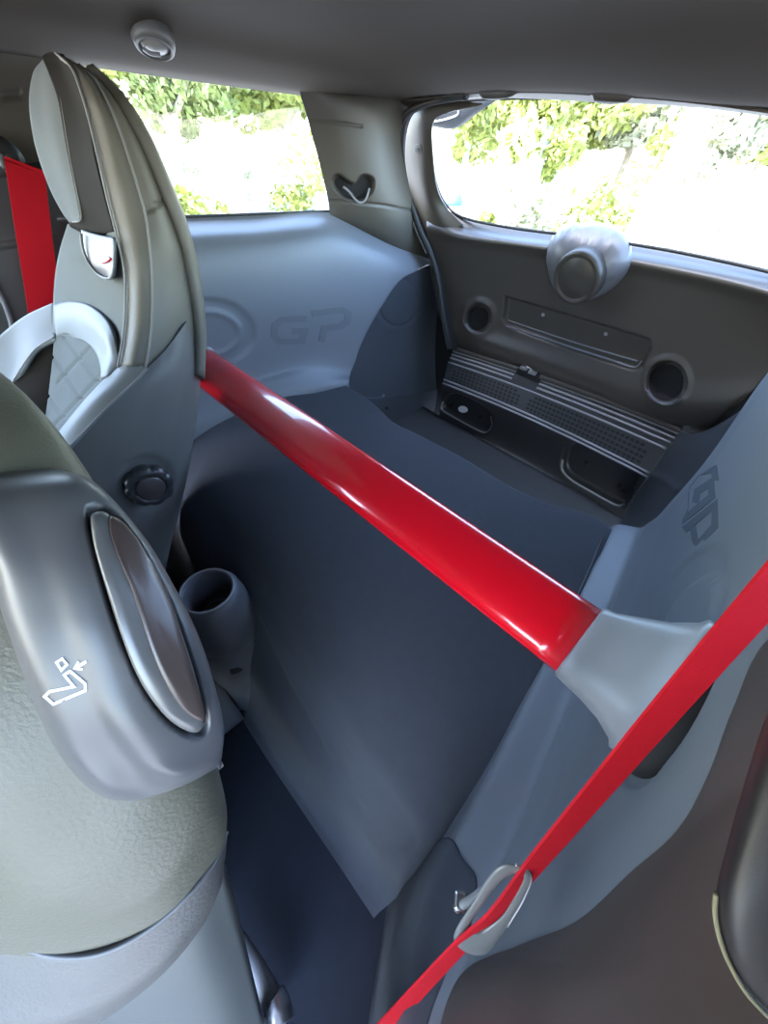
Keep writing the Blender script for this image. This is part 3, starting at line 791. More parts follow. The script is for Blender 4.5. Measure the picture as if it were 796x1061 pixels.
part_grid('rear_shell', [[P(a[0], a[1], x=a[2]), P((a[0] + b[0]) / 2 + 1, (a[1] + b[1]) / 2, x=a[2] + .004), P(b[0], b[1], x=b[2]), P(b[0] - 2, b[1], x=b[2] - .10), P(b[0] - 4, b[1] + 2, x=b[2] - .26)] for a, b in zip(groove, sil)], M_LEAS, 20, 60, .006)
tube('piping', [P(a, b, x=c + .003) for a, b, c in seam1], .0013, M_STITCH, fs, n=70, k=6)
tube('piping', [P(a, b, x=c + .004) for a, b, c in seam2], .0013, M_STITCH, fs, n=70, k=6)
tube('groove', [P(a, b, x=c + .003) for a, b, c in groove], .0022, M_VOID, fs, n=70, k=6)  # black tube paints the shade in the crevice
tube('piping', [P(a, b, x=c) for a, b, c in [(60, 76, -.235), (64, 106, -.235), (71, 152, -.235), (79, 194, -.235), (84, 222, -.235), (82, 229, -.24), (75, 230, -.26)]], .001, M_STITCH, fs, n=50, k=6)
# side of the backrest below the seams
part_grid('seat_side', GX([
 [(152, 378, -.100), (172, 360, -.105), (192, 334, -.118), (207, 352, -.15), (205, 356, -.28)],
 [(135, 398, -.095), (165, 392, -.092), (190, 385, -.102), (207, 392, -.14), (206, 392, -.30)],
 [(104, 428, -.095), (145, 430, -.088), (182, 430, -.098), (203, 432, -.14), (203, 432, -.30)],
 [(70, 462, -.10), (125, 470, -.085), (172, 472, -.096), (196, 474, -.14), (196, 474, -.30)],
 [(60, 500, -.10), (115, 510, -.085), (162, 515, -.096), (187, 520, -.14), (187, 520, -.30)],
 [(60, 560, -.10), (110, 570, -.085), (150, 570, -.096), (174, 572, -.14), (174, 572, -.30)],
 [(60, 640, -.10), (110, 645, -.09), (140, 645, -.10), (160, 645, -.14), (160, 645, -.30)],
 [(60, 720, -.10), (105, 725, -.095), (130, 725, -.11), (148, 725, -.15), (148, 725, -.30)],
]), M_SHELL, 50, 80, .006, ops=[lambda s: s.relief(oval(152, 500, 28, 27), -.004, 3)])
tube('piping', [P(a, b, x=c) for a, b, c in [(151, 382, -.096), (172, 361, -.101), (193, 333, -.114)]], .0008, M_BLACK, fs, n=20, k=6)
# suede centre below the headrest
part_grid('centre_panel', GX([
 [(70, 232, -.33), (88, 240, -.28), (104, 242, -.22), (119, 240, -.16)],
 [(62, 258, -.36), (82, 258, -.29), (106, 262, -.22), (127, 270, -.155)],
 [(57, 285, -.37), (80, 284, -.30), (106, 288, -.22), (130, 300, -.148)],
 [(55, 314, -.375), (80, 313, -.30), (106, 322, -.22), (130, 338, -.138)],
 [(54, 345, -.37), (80, 348, -.30), (106, 358, -.22), (124, 378, -.13)],
]), M_ALC, 30, 30, .006)
# lumbar arch
part_grid('lumbar_arch', GX([
 [(55, 316, -.372), (70, 312, -.33), (88, 314, -.27), (105, 325, -.21), (116, 342, -.16), (122, 368, -.13), (122, 384, -.122)],
 [(56, 330, -.36), (70, 325, -.32), (86, 328, -.262), (100, 337, -.205), (110, 352, -.158), (117, 372, -.132), (118, 386, -.122)],
 [(58, 346, -.358), (72, 344, -.32), (86, 344, -.262), (98, 352, -.21), (106, 364, -.168), (110, 378, -.138), (110, 390, -.124)],
 [(60, 352, -.37), (72, 350, -.33), (84, 352, -.272), (95, 360, -.22), (101, 370, -.18), (104, 382, -.15), (104, 392, -.134)],
]), M_LEA, 40, 16, .006)
ins = part_grid('quilted_insert', GX([
 [(57, 340, -.37), (72, 342, -.33), (90, 346, -.27), (104, 358, -.21)],
 [(54, 375, -.36), (72, 374, -.31), (92, 378, -.24), (112, 388, -.16)],
 [(50, 410, -.35), (68, 410, -.30), (86, 412, -.24), (104, 412, -.17)],
 [(46, 440, -.345), (60, 446, -.30), (72, 446, -.25), (84, 440, -.19)],
 [(40, 480, -.34), (52, 480, -.30), (64, 478, -.25), (72, 474, -.19)],
]), M_ALC, 60, 70, .006, ops=[lambda s: [s.line(q, -.0025, 2.0, smooth=False) for q in (
    [(60, 395), (100, 352)], [(52, 445), (112, 380)], [(66, 350), (105, 400)], [(55, 370), (92, 425)], [(50, 410), (75, 445)])]])
# near bolster
part_grid('near_bolster', GX([
 [(122, 380, -.125), (134, 374, -.108), (152, 381, -.094)],
 [(108, 393, -.125), (124, 392, -.105), (142, 393, -.092)],
 [(86, 416, -.125), (100, 414, -.106), (116, 417, -.092)],
 [(60, 448, -.125), (72, 446, -.108), (84, 450, -.094)],
 [(45, 470, -.125), (56, 468, -.108), (66, 468, -.095)],
 [(25, 500, -.125), (38, 500, -.108), (48, 500, -.095)],
]), M_LEA, 16, 50, .006)
tube('piping', [P(a, b, x=c + .003) for a, b, c in [(151, 382, -.094), (141, 394, -.092), (115, 418, -.092), (83, 451, -.094), (68, 466, -.095)]], .0012, M_STITCH, fs, n=40, k=6)
# far bolster
part_grid('far_bolster', GX([
 [(56, 313, -.38), (56, 325, -.375), (57, 338, -.37), (58, 352, -.36)],
 [(28, 326, -.41), (31, 340, -.40), (34, 352, -.39), (36, 364, -.38)],
 [(5, 343, -.43), (10, 360, -.42), (16, 378, -.405), (20, 388, -.39)],
 [(-25, 372, -.44), (-18, 390, -.43), (-8, 405, -.41), (0, 415, -.40)],
 [(-70, 430, -.44), (-60, 445, -.43), (-48, 460, -.41), (-40, 470, -.40)],
]), M_LEA, 16, 30, .006)
tube('piping', [P(a, b, x=c + .004) for a, b, c in [(57, 348, -.358), (36, 362, -.378), (20, 384, -.39), (8, 404, -.40)]], .0012, M_STITCH, fs, n=30, k=6)
# seat base cushion, dark leather paints the shadowed gap between the bolsters
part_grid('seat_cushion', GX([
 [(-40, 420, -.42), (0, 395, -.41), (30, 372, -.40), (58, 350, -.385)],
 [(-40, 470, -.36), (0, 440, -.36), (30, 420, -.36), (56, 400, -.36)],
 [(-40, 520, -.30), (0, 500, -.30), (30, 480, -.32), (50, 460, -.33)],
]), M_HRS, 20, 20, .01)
box('seat_base', (-.30, -.28, .25), (.36, .50, .28), M_SHELL, fs, bevel=.04)
# badge plate under the headrest
bpl = Surf(GX([
 [(84, 238, -.235), (102, 243, -.195), (118, 246, -.155)],
 [(86, 256, -.235), (102, 258, -.192), (118, 262, -.152)],
 [(92, 274, -.228), (104, 275, -.190), (117, 278, -.156)],
 [(104, 286, -.21), (110, 287, -.185), (116, 287, -.16)]]), 20, 24)
bplate = bpl.build('strap_guide', mat('plate_plastic', (.085, .09, .11), .45), fs, solid=.004)
tube('guide_rim', [P(a, b, x=c) for a, b, c in [(84, 242, -.228), (86, 258, -.228), (93, 274, -.22), (104, 286, -.20), (114, 288, -.158), (118, 276, -.147), (119, 248, -.146)]], .0016, M_LEA, fs, n=40, k=6)
pad('maker_badge', bpl, [(104, 267), (110, 265), (116, 268), (112, 272), (106, 273)], .002, M_RED, bplate, n=16)['label'] = 'small red and dark badge'
# adjuster wheel
kh = P(153, 500, x=-.088)
aw = lathe('adjuster_wheel', [(.020, -.004), (.026, -.002), (.030, .004), (.030, .014), (.028, .018), (.022, .020), (.019, .019), (.018, .016), (.002, .017)], kh, (1, -.05, .1), mat('wheel_plastic', (0.030, 0.031, 0.034), .35), fs, n=96, lobes=8, lobe=.11)
lathe('wheel_cap', [(.0185, .012), (.0185, .019), (.016, .0205), (.001, .021)], kh, (1, -.05, .1), mat('wheel_cap_plastic', (0.06, 0.05, 0.05), .3), aw, n=40)
rebase(fs, (-.25, .05, .10))

# ------------------------------------------------------------------ near front seat
ns = thing('front_seat', 'near front seat seen from behind its shoulder, with a fold lever', 'car seat')
SIL = [(-70, 335, .225), (0, 391, .215), (34, 423, .208), (69, 466, .203), (110, 530, .203), (152, 600, .208), (186, 680, .215), (212, 760, .228), (228, 812, .245), (235, 845, .262), (234, 868, .275)]
AA = [(-110, 390, .20), (-30, 450, .187), (10, 480, .184), (42, 520, .184), (82, 590, .186), (120, 660, .190), (155, 730, .197), (185, 800, .208), (208, 850, .222), (214, 878, .237), (215, 900, .250)]
BB = [(-170, 470, .185), (-90, 560, .165), (-50, 600, .165), (-15, 640, .168), (30, 700, .172), (60, 770, .178), (95, 835, .188), (125, 890, .198), (150, 925, .212), (158, 940, .222), (160, 958, .232)]
CC = [(-230, 620, .18), (-200, 700, .16), (-170, 750, .16), (-130, 790, .163), (-90, 830, .168), (-50, 870, .174), (-10, 910, .182), (25, 940, .19), (50, 960, .20), (58, 975, .208), (60, 990, .214)]
DD = [(-300, 750, .19), (-300, 820, .18), (-290, 850, .175), (-270, 880, .175), (-240, 900, .178), (-200, 920, .182), (-150, 935, .186), (-110, 950, .19), (-80, 962, .195), (-72, 972, .20), (-70, 980, .205)]
rows = []
for i in range(len(SIL)):
    s_ = P(SIL[i][0], SIL[i][1], d=SIL[i][2])
    cc_ = P(*CC[i][:2], d=CC[i][2])
    rows.append([(cc_ + Vector((-.09, -.035, -.01))).lerp(P(*DD[i][:2], d=DD[i][2]), sm(4, 8, i)), cc_, P(*BB[i][:2], d=BB[i][2]), P(*AA[i][:2], d=AA[i][2]), s_, s_ + Vector((-.03, .0, -.015)), s_ + Vector((-.12, -.01, -.03))])
nsf = Surf(rows, 120, 120)
nso = nsf.build('backrest', M_NSEAT, ns, solid=.004)
ridge = [(-70, 980), (0, 976), (60, 990), (110, 985), (160, 958), (200, 922), (222, 893), (235, 862)]
tube('piping', [P(a, b, d=c) for (a, b), c in zip(ridge, [.205, .209, .214, .221, .232, .244, .256, .272])], .0018, mat('vinyl_piping', (.12, .12, .12), .45), ns, n=60, k=8)
G = GD([
 [(-70, 982, .208), (0, 978, .212), (60, 992, .217), (110, 987, .224), (160, 960, .235), (200, 924, .248), (222, 895, .260), (236, 862, .278)],
 [(-70, 1020, .212), (0, 1030, .216), (60, 1035, .222), (110, 1020, .229), (165, 985, .242), (205, 945, .256), (226, 912, .270), (234, 885, .285)],
 [(-70, 1090, .225), (0, 1090, .226), (60, 1068, .230), (115, 1042, .238), (170, 1000, .25), (208, 955, .266), (228, 920, .28), (233, 892, .295)],
 [(-70, 1100, .26), (0, 1100, .26), (60, 1080, .262), (115, 1052, .268), (170, 1008, .275), (208, 962, .285), (226, 925, .30), (231, 895, .315)],
])
far_seat = fs; fs = ns
part_grid('lower_band', G, mat('shaded_band_vinyl', (.088, .083, .078), .5, bump=.7, bscale=420, bdist=.0006), 60, 24, .003)  # greyer copy of the seat vinyl, shade put into its colour
part_grid('back_cover', GD([
 [(-80, 1040, .27), (20, 1030, .272), (110, 1000, .275), (180, 950, .285), (218, 905, .30), (231, 893, .32), (232, 893, .40)],
 [(-80, 1090, .29), (20, 1090, .29), (120, 1060, .30), (195, 1000, .31), (230, 955, .33), (246, 945, .36), (246, 945, .44)],
 [(-80, 1140, .31), (40, 1140, .32), (140, 1110, .33), (215, 1050, .345), (248, 1005, .37), (259, 1000, .40), (259, 1000, .48)],
 [(-60, 1260, .35), (60, 1240, .36), (170, 1180, .37), (235, 1110, .39), (265, 1070, .42), (275, 1065, .45), (275, 1065, .53)],
]), mat('near_seat_back_plastic', (.078, .082, .078), .45, bump=.1, bscale=500), 40, 40, .004)
box('seat_back_core', (.05, -.125, .60), (.28, .14, .50), M_NSEAT, ns, bevel=.06)
box('head_restraint', (.075, -.11, .95), (.15, .10, .20), M_NSEAT, ns, bevel=.049)
box('seat_core', (.15, -.43, .35), (.40, .40, .50), M_SHELL, ns, bevel=.05)  # unseen seat bulk, added to keep light off the deck front
box('seat_cushion', (.25, -.72, .24), (.42, .40, .26), M_SHELL, ns, bevel=.05)
# lever housing
H0 = [
 [(-90, 505, .180), (-50, 498, .176), (0, 490, .180), (40, 486, .186), (58, 485, .190), (70, 492, .198)],
 [(-60, 530, .172), (-40, 526, .160), (20, 515, .164), (72, 505, .170), (96, 500, .180), (103, 504, .196)],
 [(-20, 580, .170), (-4, 576, .156), (40, 572, .158), (86, 575, .162), (142, 553, .176), (149, 560, .194)],
 [(2, 640, .172), (12, 638, .158), (58, 636, .159), (104, 640, .163), (174, 607, .182), (181, 615, .202)],
 [(22, 700, .175), (34, 697, .161), (78, 692, .163), (124, 700, .168), (199, 659, .187), (206, 668, .207)],
 [(42, 752, .180), (55, 747, .166), (98, 740, .168), (146, 752, .174), (217, 712, .195), (223, 722, .214)],
 [(66, 796, .188), (78, 788, .173), (118, 776, .176), (165, 785, .182), (227, 755, .203), (231, 765, .222)],
 [(98, 828, .197), (108, 817, .181), (140, 802, .184), (182, 802, .189), (224, 786, .209), (228, 796, .228)],
 [(122, 838, .206), (136, 831, .196), (162, 824, .196), (196, 811, .202), (222, 797, .214), (226, 795, .235)],
]
G = GD([[(a - 300 if False else a, b, c) for a, b, c in r_] for r_ in H0])
hs = Surf(G, 160, 200)
lever = [(92, 534), (96, 527), (106, 527), (126, 541), (150, 573), (175, 622), (196, 680), (210, 730), (213, 750), (207, 761), (194, 760), (172, 745), (148, 712), (128, 668), (110, 614), (96, 562)]
for k_ in range(1): hs.relief([((a - 152) * 1.04 + 152, (b - 645) * 1.02 + 645) for a, b in lever], -.010, 2.2)
hso = hs.build('lever_housing', M_HOUSE, ns, solid=.003)
rl = pad('release_lever', hs, lever, .0075, raw=True, m_= M_SATIN, parent=ns, edge=.3, n=70, base=-.004,
    rings=[(.97, -1.0), (.96, .1), (.93, .6), (.88, .88), (.80, 1.0), (.5, 1.0), (.2, 1.0), (.03, 1.0)])
lev2 = [(112, 541), (120, 541), (135, 556), (158, 595), (180, 645), (198, 700), (208, 738), (200, 742), (184, 728), (168, 700), (150, 655), (132, 605), (118, 566)]
pad('lever_grip', hs, lev2, .0088, M_LEVER, rl, edge=.1, n=70, base=.006, raw=True)['label'] = 'dark brown grip pad of the lever'
pic = ns
ribbon('pictogram_seat', hs, [(47, 721), (52, 716), (77, 711), (67, 699), (73, 695), (89, 708), (89, 715), (56, 729)], 2.8, .0004, M_WHITE, hso, closed=True)['label'] = 'white outline of a seat'
ribbon('pictogram_headrest', hs, [(59, 686), (65, 682), (70, 688), (64, 694)], 2.6, .0004, M_WHITE, hso, closed=True)
ribbon('pictogram_arrow', hs, [(90, 685), (80, 691)], 3.0, .0004, M_WHITE, hso)
ribbon('pictogram_arrow', hs, [(82, 685), (78, 692), (86, 693)], 2.4, .0004, M_WHITE, hso)
rail = [P(245, 975, z=.14), P(268, 1010, z=.13), P(284, 1040, z=.13), P(292, 1056, z=.14)]
tube('seat_rail', rail, .014, M_BRK, ns, n=20, k=12)
tube('rail_end', [P(283, 1035, z=.15), P(289, 1046, z=.15), P(292, 1062, z=.15)], .017, M_METAL, ns, n=12, k=14)
rebase(ns, (.28, -.15, .10))

# ------------------------------------------------------------------ cup holder on the tunnel
ch = thing('cup_holder', 'grey round cup holder at the rear of the centre tunnel', 'cup holder')
cc = Vector((-.005, .028, .462)); 
cb = lathe('cup_body', [(.082, -.36), (.074, -.26), (.064, -.16), (.062, -.135), (.0605, -.131), (.062, -.127), (.0595, -.09), (.056, -.04), (.051, -.012), (.046, -.002), (.042, 0.0), (.039, -.002), (.038, -.01), (.036, -.06), (.034, -.075), (.002, -.076)], cc, (0.0, -.02, 1), M_CUP, ch, n=56)
tube('cup_rim', [cc + Vector((.0425 * math.cos(g), .0425 * math.sin(g), .001)) for g in [2 * math.pi * i / 24 for i in range(24)]], .0022, M_BRK, cb, n=48, k=6, closed=True)
tube('base_ring', [cc + Vector((.027 * math.cos(g), .027 * math.sin(g), -.073)) for g in [2 * math.pi * i / 24 for i in range(24)]], .002, M_BRK, cb, n=48, k=6, closed=True)
G = [[Vector((-.12 + .0, -.30, .10)), Vector((-.08, -.30, .22)), Vector((-.01, -.30, .26)), Vector((.05, -.30, .22)), Vector((.08, -.30, .10))],
     [Vector((-.11, -.15, .10)), Vector((-.075, -.15, .22)), Vector((-.01, -.15, .25)), Vector((.045, -.15, .21)), Vector((.07, -.15, .10))],
     [Vector((-.10, -.03, .10)), Vector((-.07, -.03, .20)), Vector((-.01, -.03, .22)), Vector((.04, -.03, .19)), Vector((.06, -.03, .08))]]
V, Fc = grid(G, 30, 20); mobj('tunnel_console', V, away(V, Fc), M_CUP, ch, solid=.005)
sfc = Surf([[cc + Vector(((.0605 - z_ * .12 - .018) * math.cos(g), (.0605 - z_ * .12 - .018) * math.sin(g), z_)) for g in [math.radians(-80 + q * 20) for q in range(9)]] for z_ in (-.15, -.25, -.35)], 24, 10)
sfc.bvh = BVHTree.FromPolygons(sfc.V, sfc.F)
ribbon('clip_slot', sfc, [(239, 696), (246, 694), (252, 690)], 5, .0012, M_VOID, cb)
ribbon('clip_slot', sfc, [(243, 699), (250, 696)], 1.6, .002, M_LEA, ch)
rebase(ch, (0, .02, .10))

# ------------------------------------------------------------------ belts
def strap(name, pts, wid_dir, width, m_, parent=None, n=40, thick=.0016):
    c_ = spline(pts, n); V = []; Fc = []
    N = len(c_)
    for i, p in enumerate(c_):
        w = wid_dir(i / (N - 1)) if callable(wid_dir) else wid_dir
        t = (c_[min(N - 1, i + 1)] - c_[max(0, i - 1)]).normalized()
        w = (w - t * w.dot(t)).normalized(); nn = t.cross(w)
        hw = (width(i / (N - 1)) if callable(width) else width) / 2
        V += [p - w * hw - nn * thick, p + w * hw - nn * thick, p + w * hw + nn * thick, p - w * hw + nn * thick]
    for i in range(N - 1):
        for q in range(4): Fc.append((i * 4 + q, i * 4 + (q + 1) % 4, (i + 1) * 4 + (q + 1) % 4, (i + 1) * 4 + q))
    Fc += [(0, 1, 2, 3), ((N - 1) * 4 + 3, (N - 1) * 4 + 2, (N - 1) * 4 + 1, (N - 1) * 4)]
    return mobj(name, V, Fc, m_, parent, smooth=False, recalc=True)
nb = thing('seat_belt', 'near red seat belt running diagonally past the brace bracket through a guide', 'seat belt')
def before(px, py, k, dmax):     # a point in front of the near side trim
    l_, n_ = nw.hit(px, py); q = (l_ - CAMP); t_ = q.length * k
    rr = ray(px, py); return min(t_ / rr.length * F, dmax)
bpx = [(860, 542, .15), (798, 612, .165), (716, 706, .185), (640, 795, .205), (560, 890, .222), (515, 945, .232), (470, 988, .255), (405, 1058, .32), (340, 1130, .38)]
bp_ = [P(a, b, d=c) for a, b, c in bpx]
def strap_px(name, pts, wfun, width, m_, parent, n=70, thick=.0008):
    c_ = spline(pts, n); V = []; Fc = []; N = len(c_)
    for i, p in enumerate(c_):
        u = i / (N - 1)
        t = (c_[min(N - 1, i + 1)] - c_[max(0, i - 1)]).normalized()
        v = (p - CAMP).normalized(); e = t.cross(v).normalized(); g = e.cross(t).normalized()
        dd = (p - CAMP).dot(Vector((RX.z, RY.z, RZ.z)))
        vis = min(1, wfun(u) / F * dd / width); w = e * vis + g * math.sqrt(1 - vis * vis)
        nn = t.cross(w).normalized(); hw = width / 2
        V += [p - w * hw - nn * thick, p + w * hw - nn * thick, p + w * hw + nn * thick, p - w * hw + nn * thick]
    for i in range(N - 1):
        for q in range(4): Fc.append((i * 4 + q, i * 4 + (q + 1) % 4, (i + 1) * 4 + (q + 1) % 4, (i + 1) * 4 + q))
    Fc += [(0, 1, 2, 3), ((N - 1) * 4 + 3, (N - 1) * 4 + 2, (N - 1) * 4 + 1, (N - 1) * 4)]
    return mobj(name, V, Fc, m_, parent, smooth=False, recalc=True)
strap_px('webbing', bp_, lambda u: lerp(33, 29, u / .125) if u < .125 else lerp(29, 19, (u - .125) / .25) if u < .375 else lerp(19, 8, (u - .375) / .25) if u < .625 else lerp(8, 13, (u - .625) / .375), .022, M_BELT, nb)
rebase(nb, bp_[5])
# belt guide
bg = thing('belt_guide', 'satin grey belt guide loop on the seat side below the red belt', 'belt guide')
def gd(a, b, dd=.38): return P(a, b, d=dd - .152)
loop = [(521, 896), (534, 896), (548, 903), (550, 914), (541, 935), (526, 960), (508, 985), (495, 990), (480, 985), (471, 975), (473, 962), (490, 935), (507, 908)]
lp = [gd(a, b, lerp(.372, .40, (b - 896) / 94)) for a, b in loop]
cen = sum(lp, Vector()) / len(lp); nl = (CAMP - cen).normalized()
def ringloft(name, outer, inner, h, m_, parent):
    n = 64; o_ = spline(outer, n, True); i_ = spline(inner, n, True); V = []; Fc = []
    rings = [[p - nl * h for p in o_], [p + nl * h * .5 for p in o_], [p.lerp(q, .3) + nl * h for p, q in zip(o_, i_)], [p.lerp(q, .8) + nl * h for p, q in zip(o_, i_)], [p + nl * h * .5 for p in i_], [p - nl * h for p in i_]]
    for r_ in rings: V += r_
    K = len(rings)
    for k in range(K):
        for i in range(n):
            j = (i + 1) % n; k2 = (k + 1) % K
            Fc.append((k * n + i, k * n + j, k2 * n + j, k2 * n + i))
    return mobj(name, V, Fc, m_, parent, recalc=True)
innr = [(530, 906), (536, 906), (541, 909), (541, 914), (532, 931), (519, 950), (503, 962), (495, 964), (489, 962), (488, 959), (490, 953), (504, 932), (518, 914)]
li = [gd(a, b, lerp(.372, .40, (b - 896) / 94)) for a, b in innr]
ringloft('guide_loop', lp, li, .0034, mat('guide_plastic', (.13, .13, .125), .35), bg)
tube('loop_edge', [p + nl * .0015 for p in lp[1:6]], .0007, M_METAL, bg, n=40, k=6)
box('hinge_clip', P(477, 934, d=.262), (.011, .008, .006), M_METAL, bg, rot=basis(nl), bevel=.002)
tube('guide_arm', [P(474, 941, d=.265), P(490, 932, d=.25), P(500, 925, d=.238)], .003, M_BRK, bg, n=14, k=8)
rebase(bg, cen)

# far red belt
fb = thing('seat_belt', 'far red seat belt hanging from the pillar loop behind the far head restraint', 'seat belt')
q_ = [P(26, 170, x=-.535), P(27, 180, x=-.53), P(33, 225, x=-.525), P(40, 275, x=-.52), P(47, 325, x=-.515), P(55, 390, x=-.51)]
strap('webbing', q_, Vector((0, 1, 0)), .046, M_BELT, fb, n=30, thick=.001)
loopc = P(26, 168, x=-.54)
tube('pillar_loop', [P(a, b, x=-.545) for a, b in [(3, 158), (5, 172), (14, 176), (28, 174), (44, 171), (48, 162), (44, 156)]], .006, M_BLACK, fb, n=30, k=8)
lathe('loop_cover', [(.026, 0), (.026, .008), (.02, .014), (.002, .016)], P(4, 163, x=-.56), (1, -.3, 0), M_BLACK, fb, n=24)
rebase(fb, loopc)

# far B pillar and door beyond
G = GX([
 [(-60, 40, -.60), (0, 42, -.60), (40, 42, -.60), (78, 44, -.60)],
 [(-60, 100, -.60), (0, 98, -.60), (40, 96, -.60), (80, 98, -.60)],
 [(-60, 150, -.595), (0, 150, -.595), (40, 145, -.595), (80, 145, -.595)],
 [(-60, 185, -.58), (0, 182, -.58), (40, 180, -.58), (90, 180, -.58)],
])
bpS = Surf(G, 60, 40); bpS.relief([(1, 95), (22, 95), (23, 98), (22, 101), (1, 101)], -.006, 1.2, smooth=False)
bpS.line([(-20, 152), (10, 168), (14, 190)], .008, 4)
o = bpS.build('trim_7', M_PILL, solid=.006); tag(o, 'grey pillar trim behind the far head restraint', kind='structure')
G = GX([
 [(-80, 150, -.61), (0, 168, -.61), (60, 175, -.61), (110, 180, -.61)],
 [(-80, 210, -.595), (0, 212, -.595), (60, 212, -.595), (110, 212, -.595)],
 [(-80, 262, -.58), (0, 254, -.58), (60, 248, -.58), (110, 244, -.58)],
 [(-80, 330, -.575), (0, 318, -.575), (60, 306, -.575), (110, 296, -.575)],
 [(-80, 460, -.57), (0, 440, -.57), (60, 410, -.57), (110, 380, -.57)],
])
dpS = Surf(G, 60, 60); dpS.line([(-20, 256), (20, 252), (60, 248)], -.006, 3)
o = dpS.build('wall_front_right', mat('dark_pillar_lining', (.035, .035, .036), .5), solid=.006); tag(o, 'dark lining below the far pillar', kind='structure')
tube('lining_highlight', [P(a, b, x=-.565) for a, b in [(-10, 290), (2, 310), (10, 330), (14, 350)]], .004, M_WALL, o, n=14, k=6)  # pale tube paints a highlight line on the dark lining

# ------------------------------------------------------------------ lamp in the headliner
lh, ln = sc_.hit(158, 37)
lm = thing('dome_lamp', 'round recessed lamp in the headliner above the far window', 'lamp')
Rl = basis(Vector((.05, -.1, -1)))
lathe('lamp_ring', [(.029, -.004), (.029, .006), (.026, .013), (.022, .015), (.021, .010), (.020, .008)], lh, (.35, -.2, -1), mat('lamp_ring_plastic', (.13, .125, .11), .4), lm, n=40)
lathe('lamp_lens', [(.021, .002), (.021, .010), (.014, .014), (.002, .016)], lh, (.35, -.2, -1), M_LENS, lm, n=32)
tube('lens_clip', [lh + Vector((.0, -.018, -.014)), lh + Vector((.008, -.012, -.018)), lh + Vector((.012, .0, -.018))], .0025, M_BRK, lm, n=10, k=8)
rebase(lm, lh)

# ------------------------------------------------------------------ dark carpet and pillar foot, near side
cso = pad('trim_8', nw, [(466, 868), (480, 890), (494, 910), (490, 942), (472, 985), (450, 1040), (428, 1095), (375, 1095), (372, 1040), (378, 990), (384, 950), (405, 905), (435, 880)], .002, M_CARPET, None, n=60, edge=.1); tag(cso, 'dark carpeted corner between the deck and the near side trim', kind='structure')
brown = mat('pillar_foot_red_reflection', (.060, .047, .042), .5, bump=.2, bscale=900, bdist=.0003)  # brown tint puts a red reflection into the colour
pf = pad('trim_10', nw, [(450, 1085), (478, 1010), (540, 980), (600, 955), (655, 905), (705, 860), (738, 800), (762, 735), (800, 660), (880, 640), (900, 900), (880, 1150), (650, 1180), (430, 1170)], .0015, brown, None, n=90, centre=(690, 1010), edge=.02, base=-.001)
tag(pf, 'dark foot of the door pillar beside the camera, red reflection painted into its brown', kind='structure')
G = [
 [P(830, 670, d=.102), P(797, 735, d=.098), P(775, 800, d=.094), P(755, 870, d=.091), P(742, 930, d=.089), P(750, 985, d=.089), P(775, 1030, d=.089), P(820, 1075, d=.089)],
 [P(840, 690, d=.092), P(812, 745, d=.088), P(790, 805, d=.085), P(773, 870, d=.083), P(762, 930, d=.082), P(770, 980, d=.082), P(795, 1020, d=.082), P(840, 1060, d=.082)],
 [P(900, 740, d=.082), P(870, 780, d=.078), P(850, 830, d=.077), P(840, 880, d=.077), P(835, 930, d=.077), P(840, 970, d=.077), P(860, 1000, d=.077), P(900, 1040, d=.077)],
]
nd = Surf(G, 80, 40)
ndo = nd.build('door_bolster', mat('dark_bolster_vinyl', (.020, .018, .020), .5, bump=.2, bscale=1500, bdist=.0002), solid=.003)
tag(ndo, 'dark padded bolster with pale yellow stitching beside the camera', 'door trim')
st = [(742, 926), (741, 945), (746, 972), (757, 1000), (775, 1030), (805, 1062)]
tube('stitching', [P(a, b, d=c) for (a, b), c in zip(st, [.0875, .0875, .087, .087, .0865, .086])], .0006, M_YEL, ndo, n=60, k=6)

# ------------------------------------------------------------------ outside
g = mobj('ground', [(-60, -40, -.42), (40, -40, -.42), (40, 70, -.42), (-60, 70, -.42)], [(0, 1, 2, 3)], M_GROUND, smooth=False); tag(g, 'pale sunlit paved ground outside', kind='structure')
def leafcloud(name, centre, rad, n, size, m_, parent=None, seed=0):
    rnd = random.Random(seed); V = []; Fc = []
    blobs = [(Vector((rnd.gauss(0, .45), rnd.gauss(0, .45), rnd.gauss(0, .45))), rnd.uniform(.25, .5)) for _ in range(14)]
    for i in range(n):
        bc, br_ = rnd.choice(blobs)
        u = Vector((rnd.gauss(0, 1), rnd.gauss(0, 1), rnd.gauss(0, 1))).normalized() * br_ * rnd.uniform(.6, 1.05)
        p = bc + u
        p = Vector((centre[0] + p.x * rad[0], centre[1] + p.y * rad[1], centre[2] + p.z * rad[2]))
        a = Vector((rnd.gauss(0, 1), rnd.gauss(0, 1), rnd.gauss(0, 1))).normalized(); b = a.orthogonal().normalized()
        s = size * rnd.uniform(.6, 1.4); k = len(V)
        V += [p - a * s, p + b * s * .45, p + a * s, p - b * s * .45]; Fc.append((k, k + 1, k + 2, k + 3))
    return mobj(name, V, Fc, m_, parent, smooth=False)
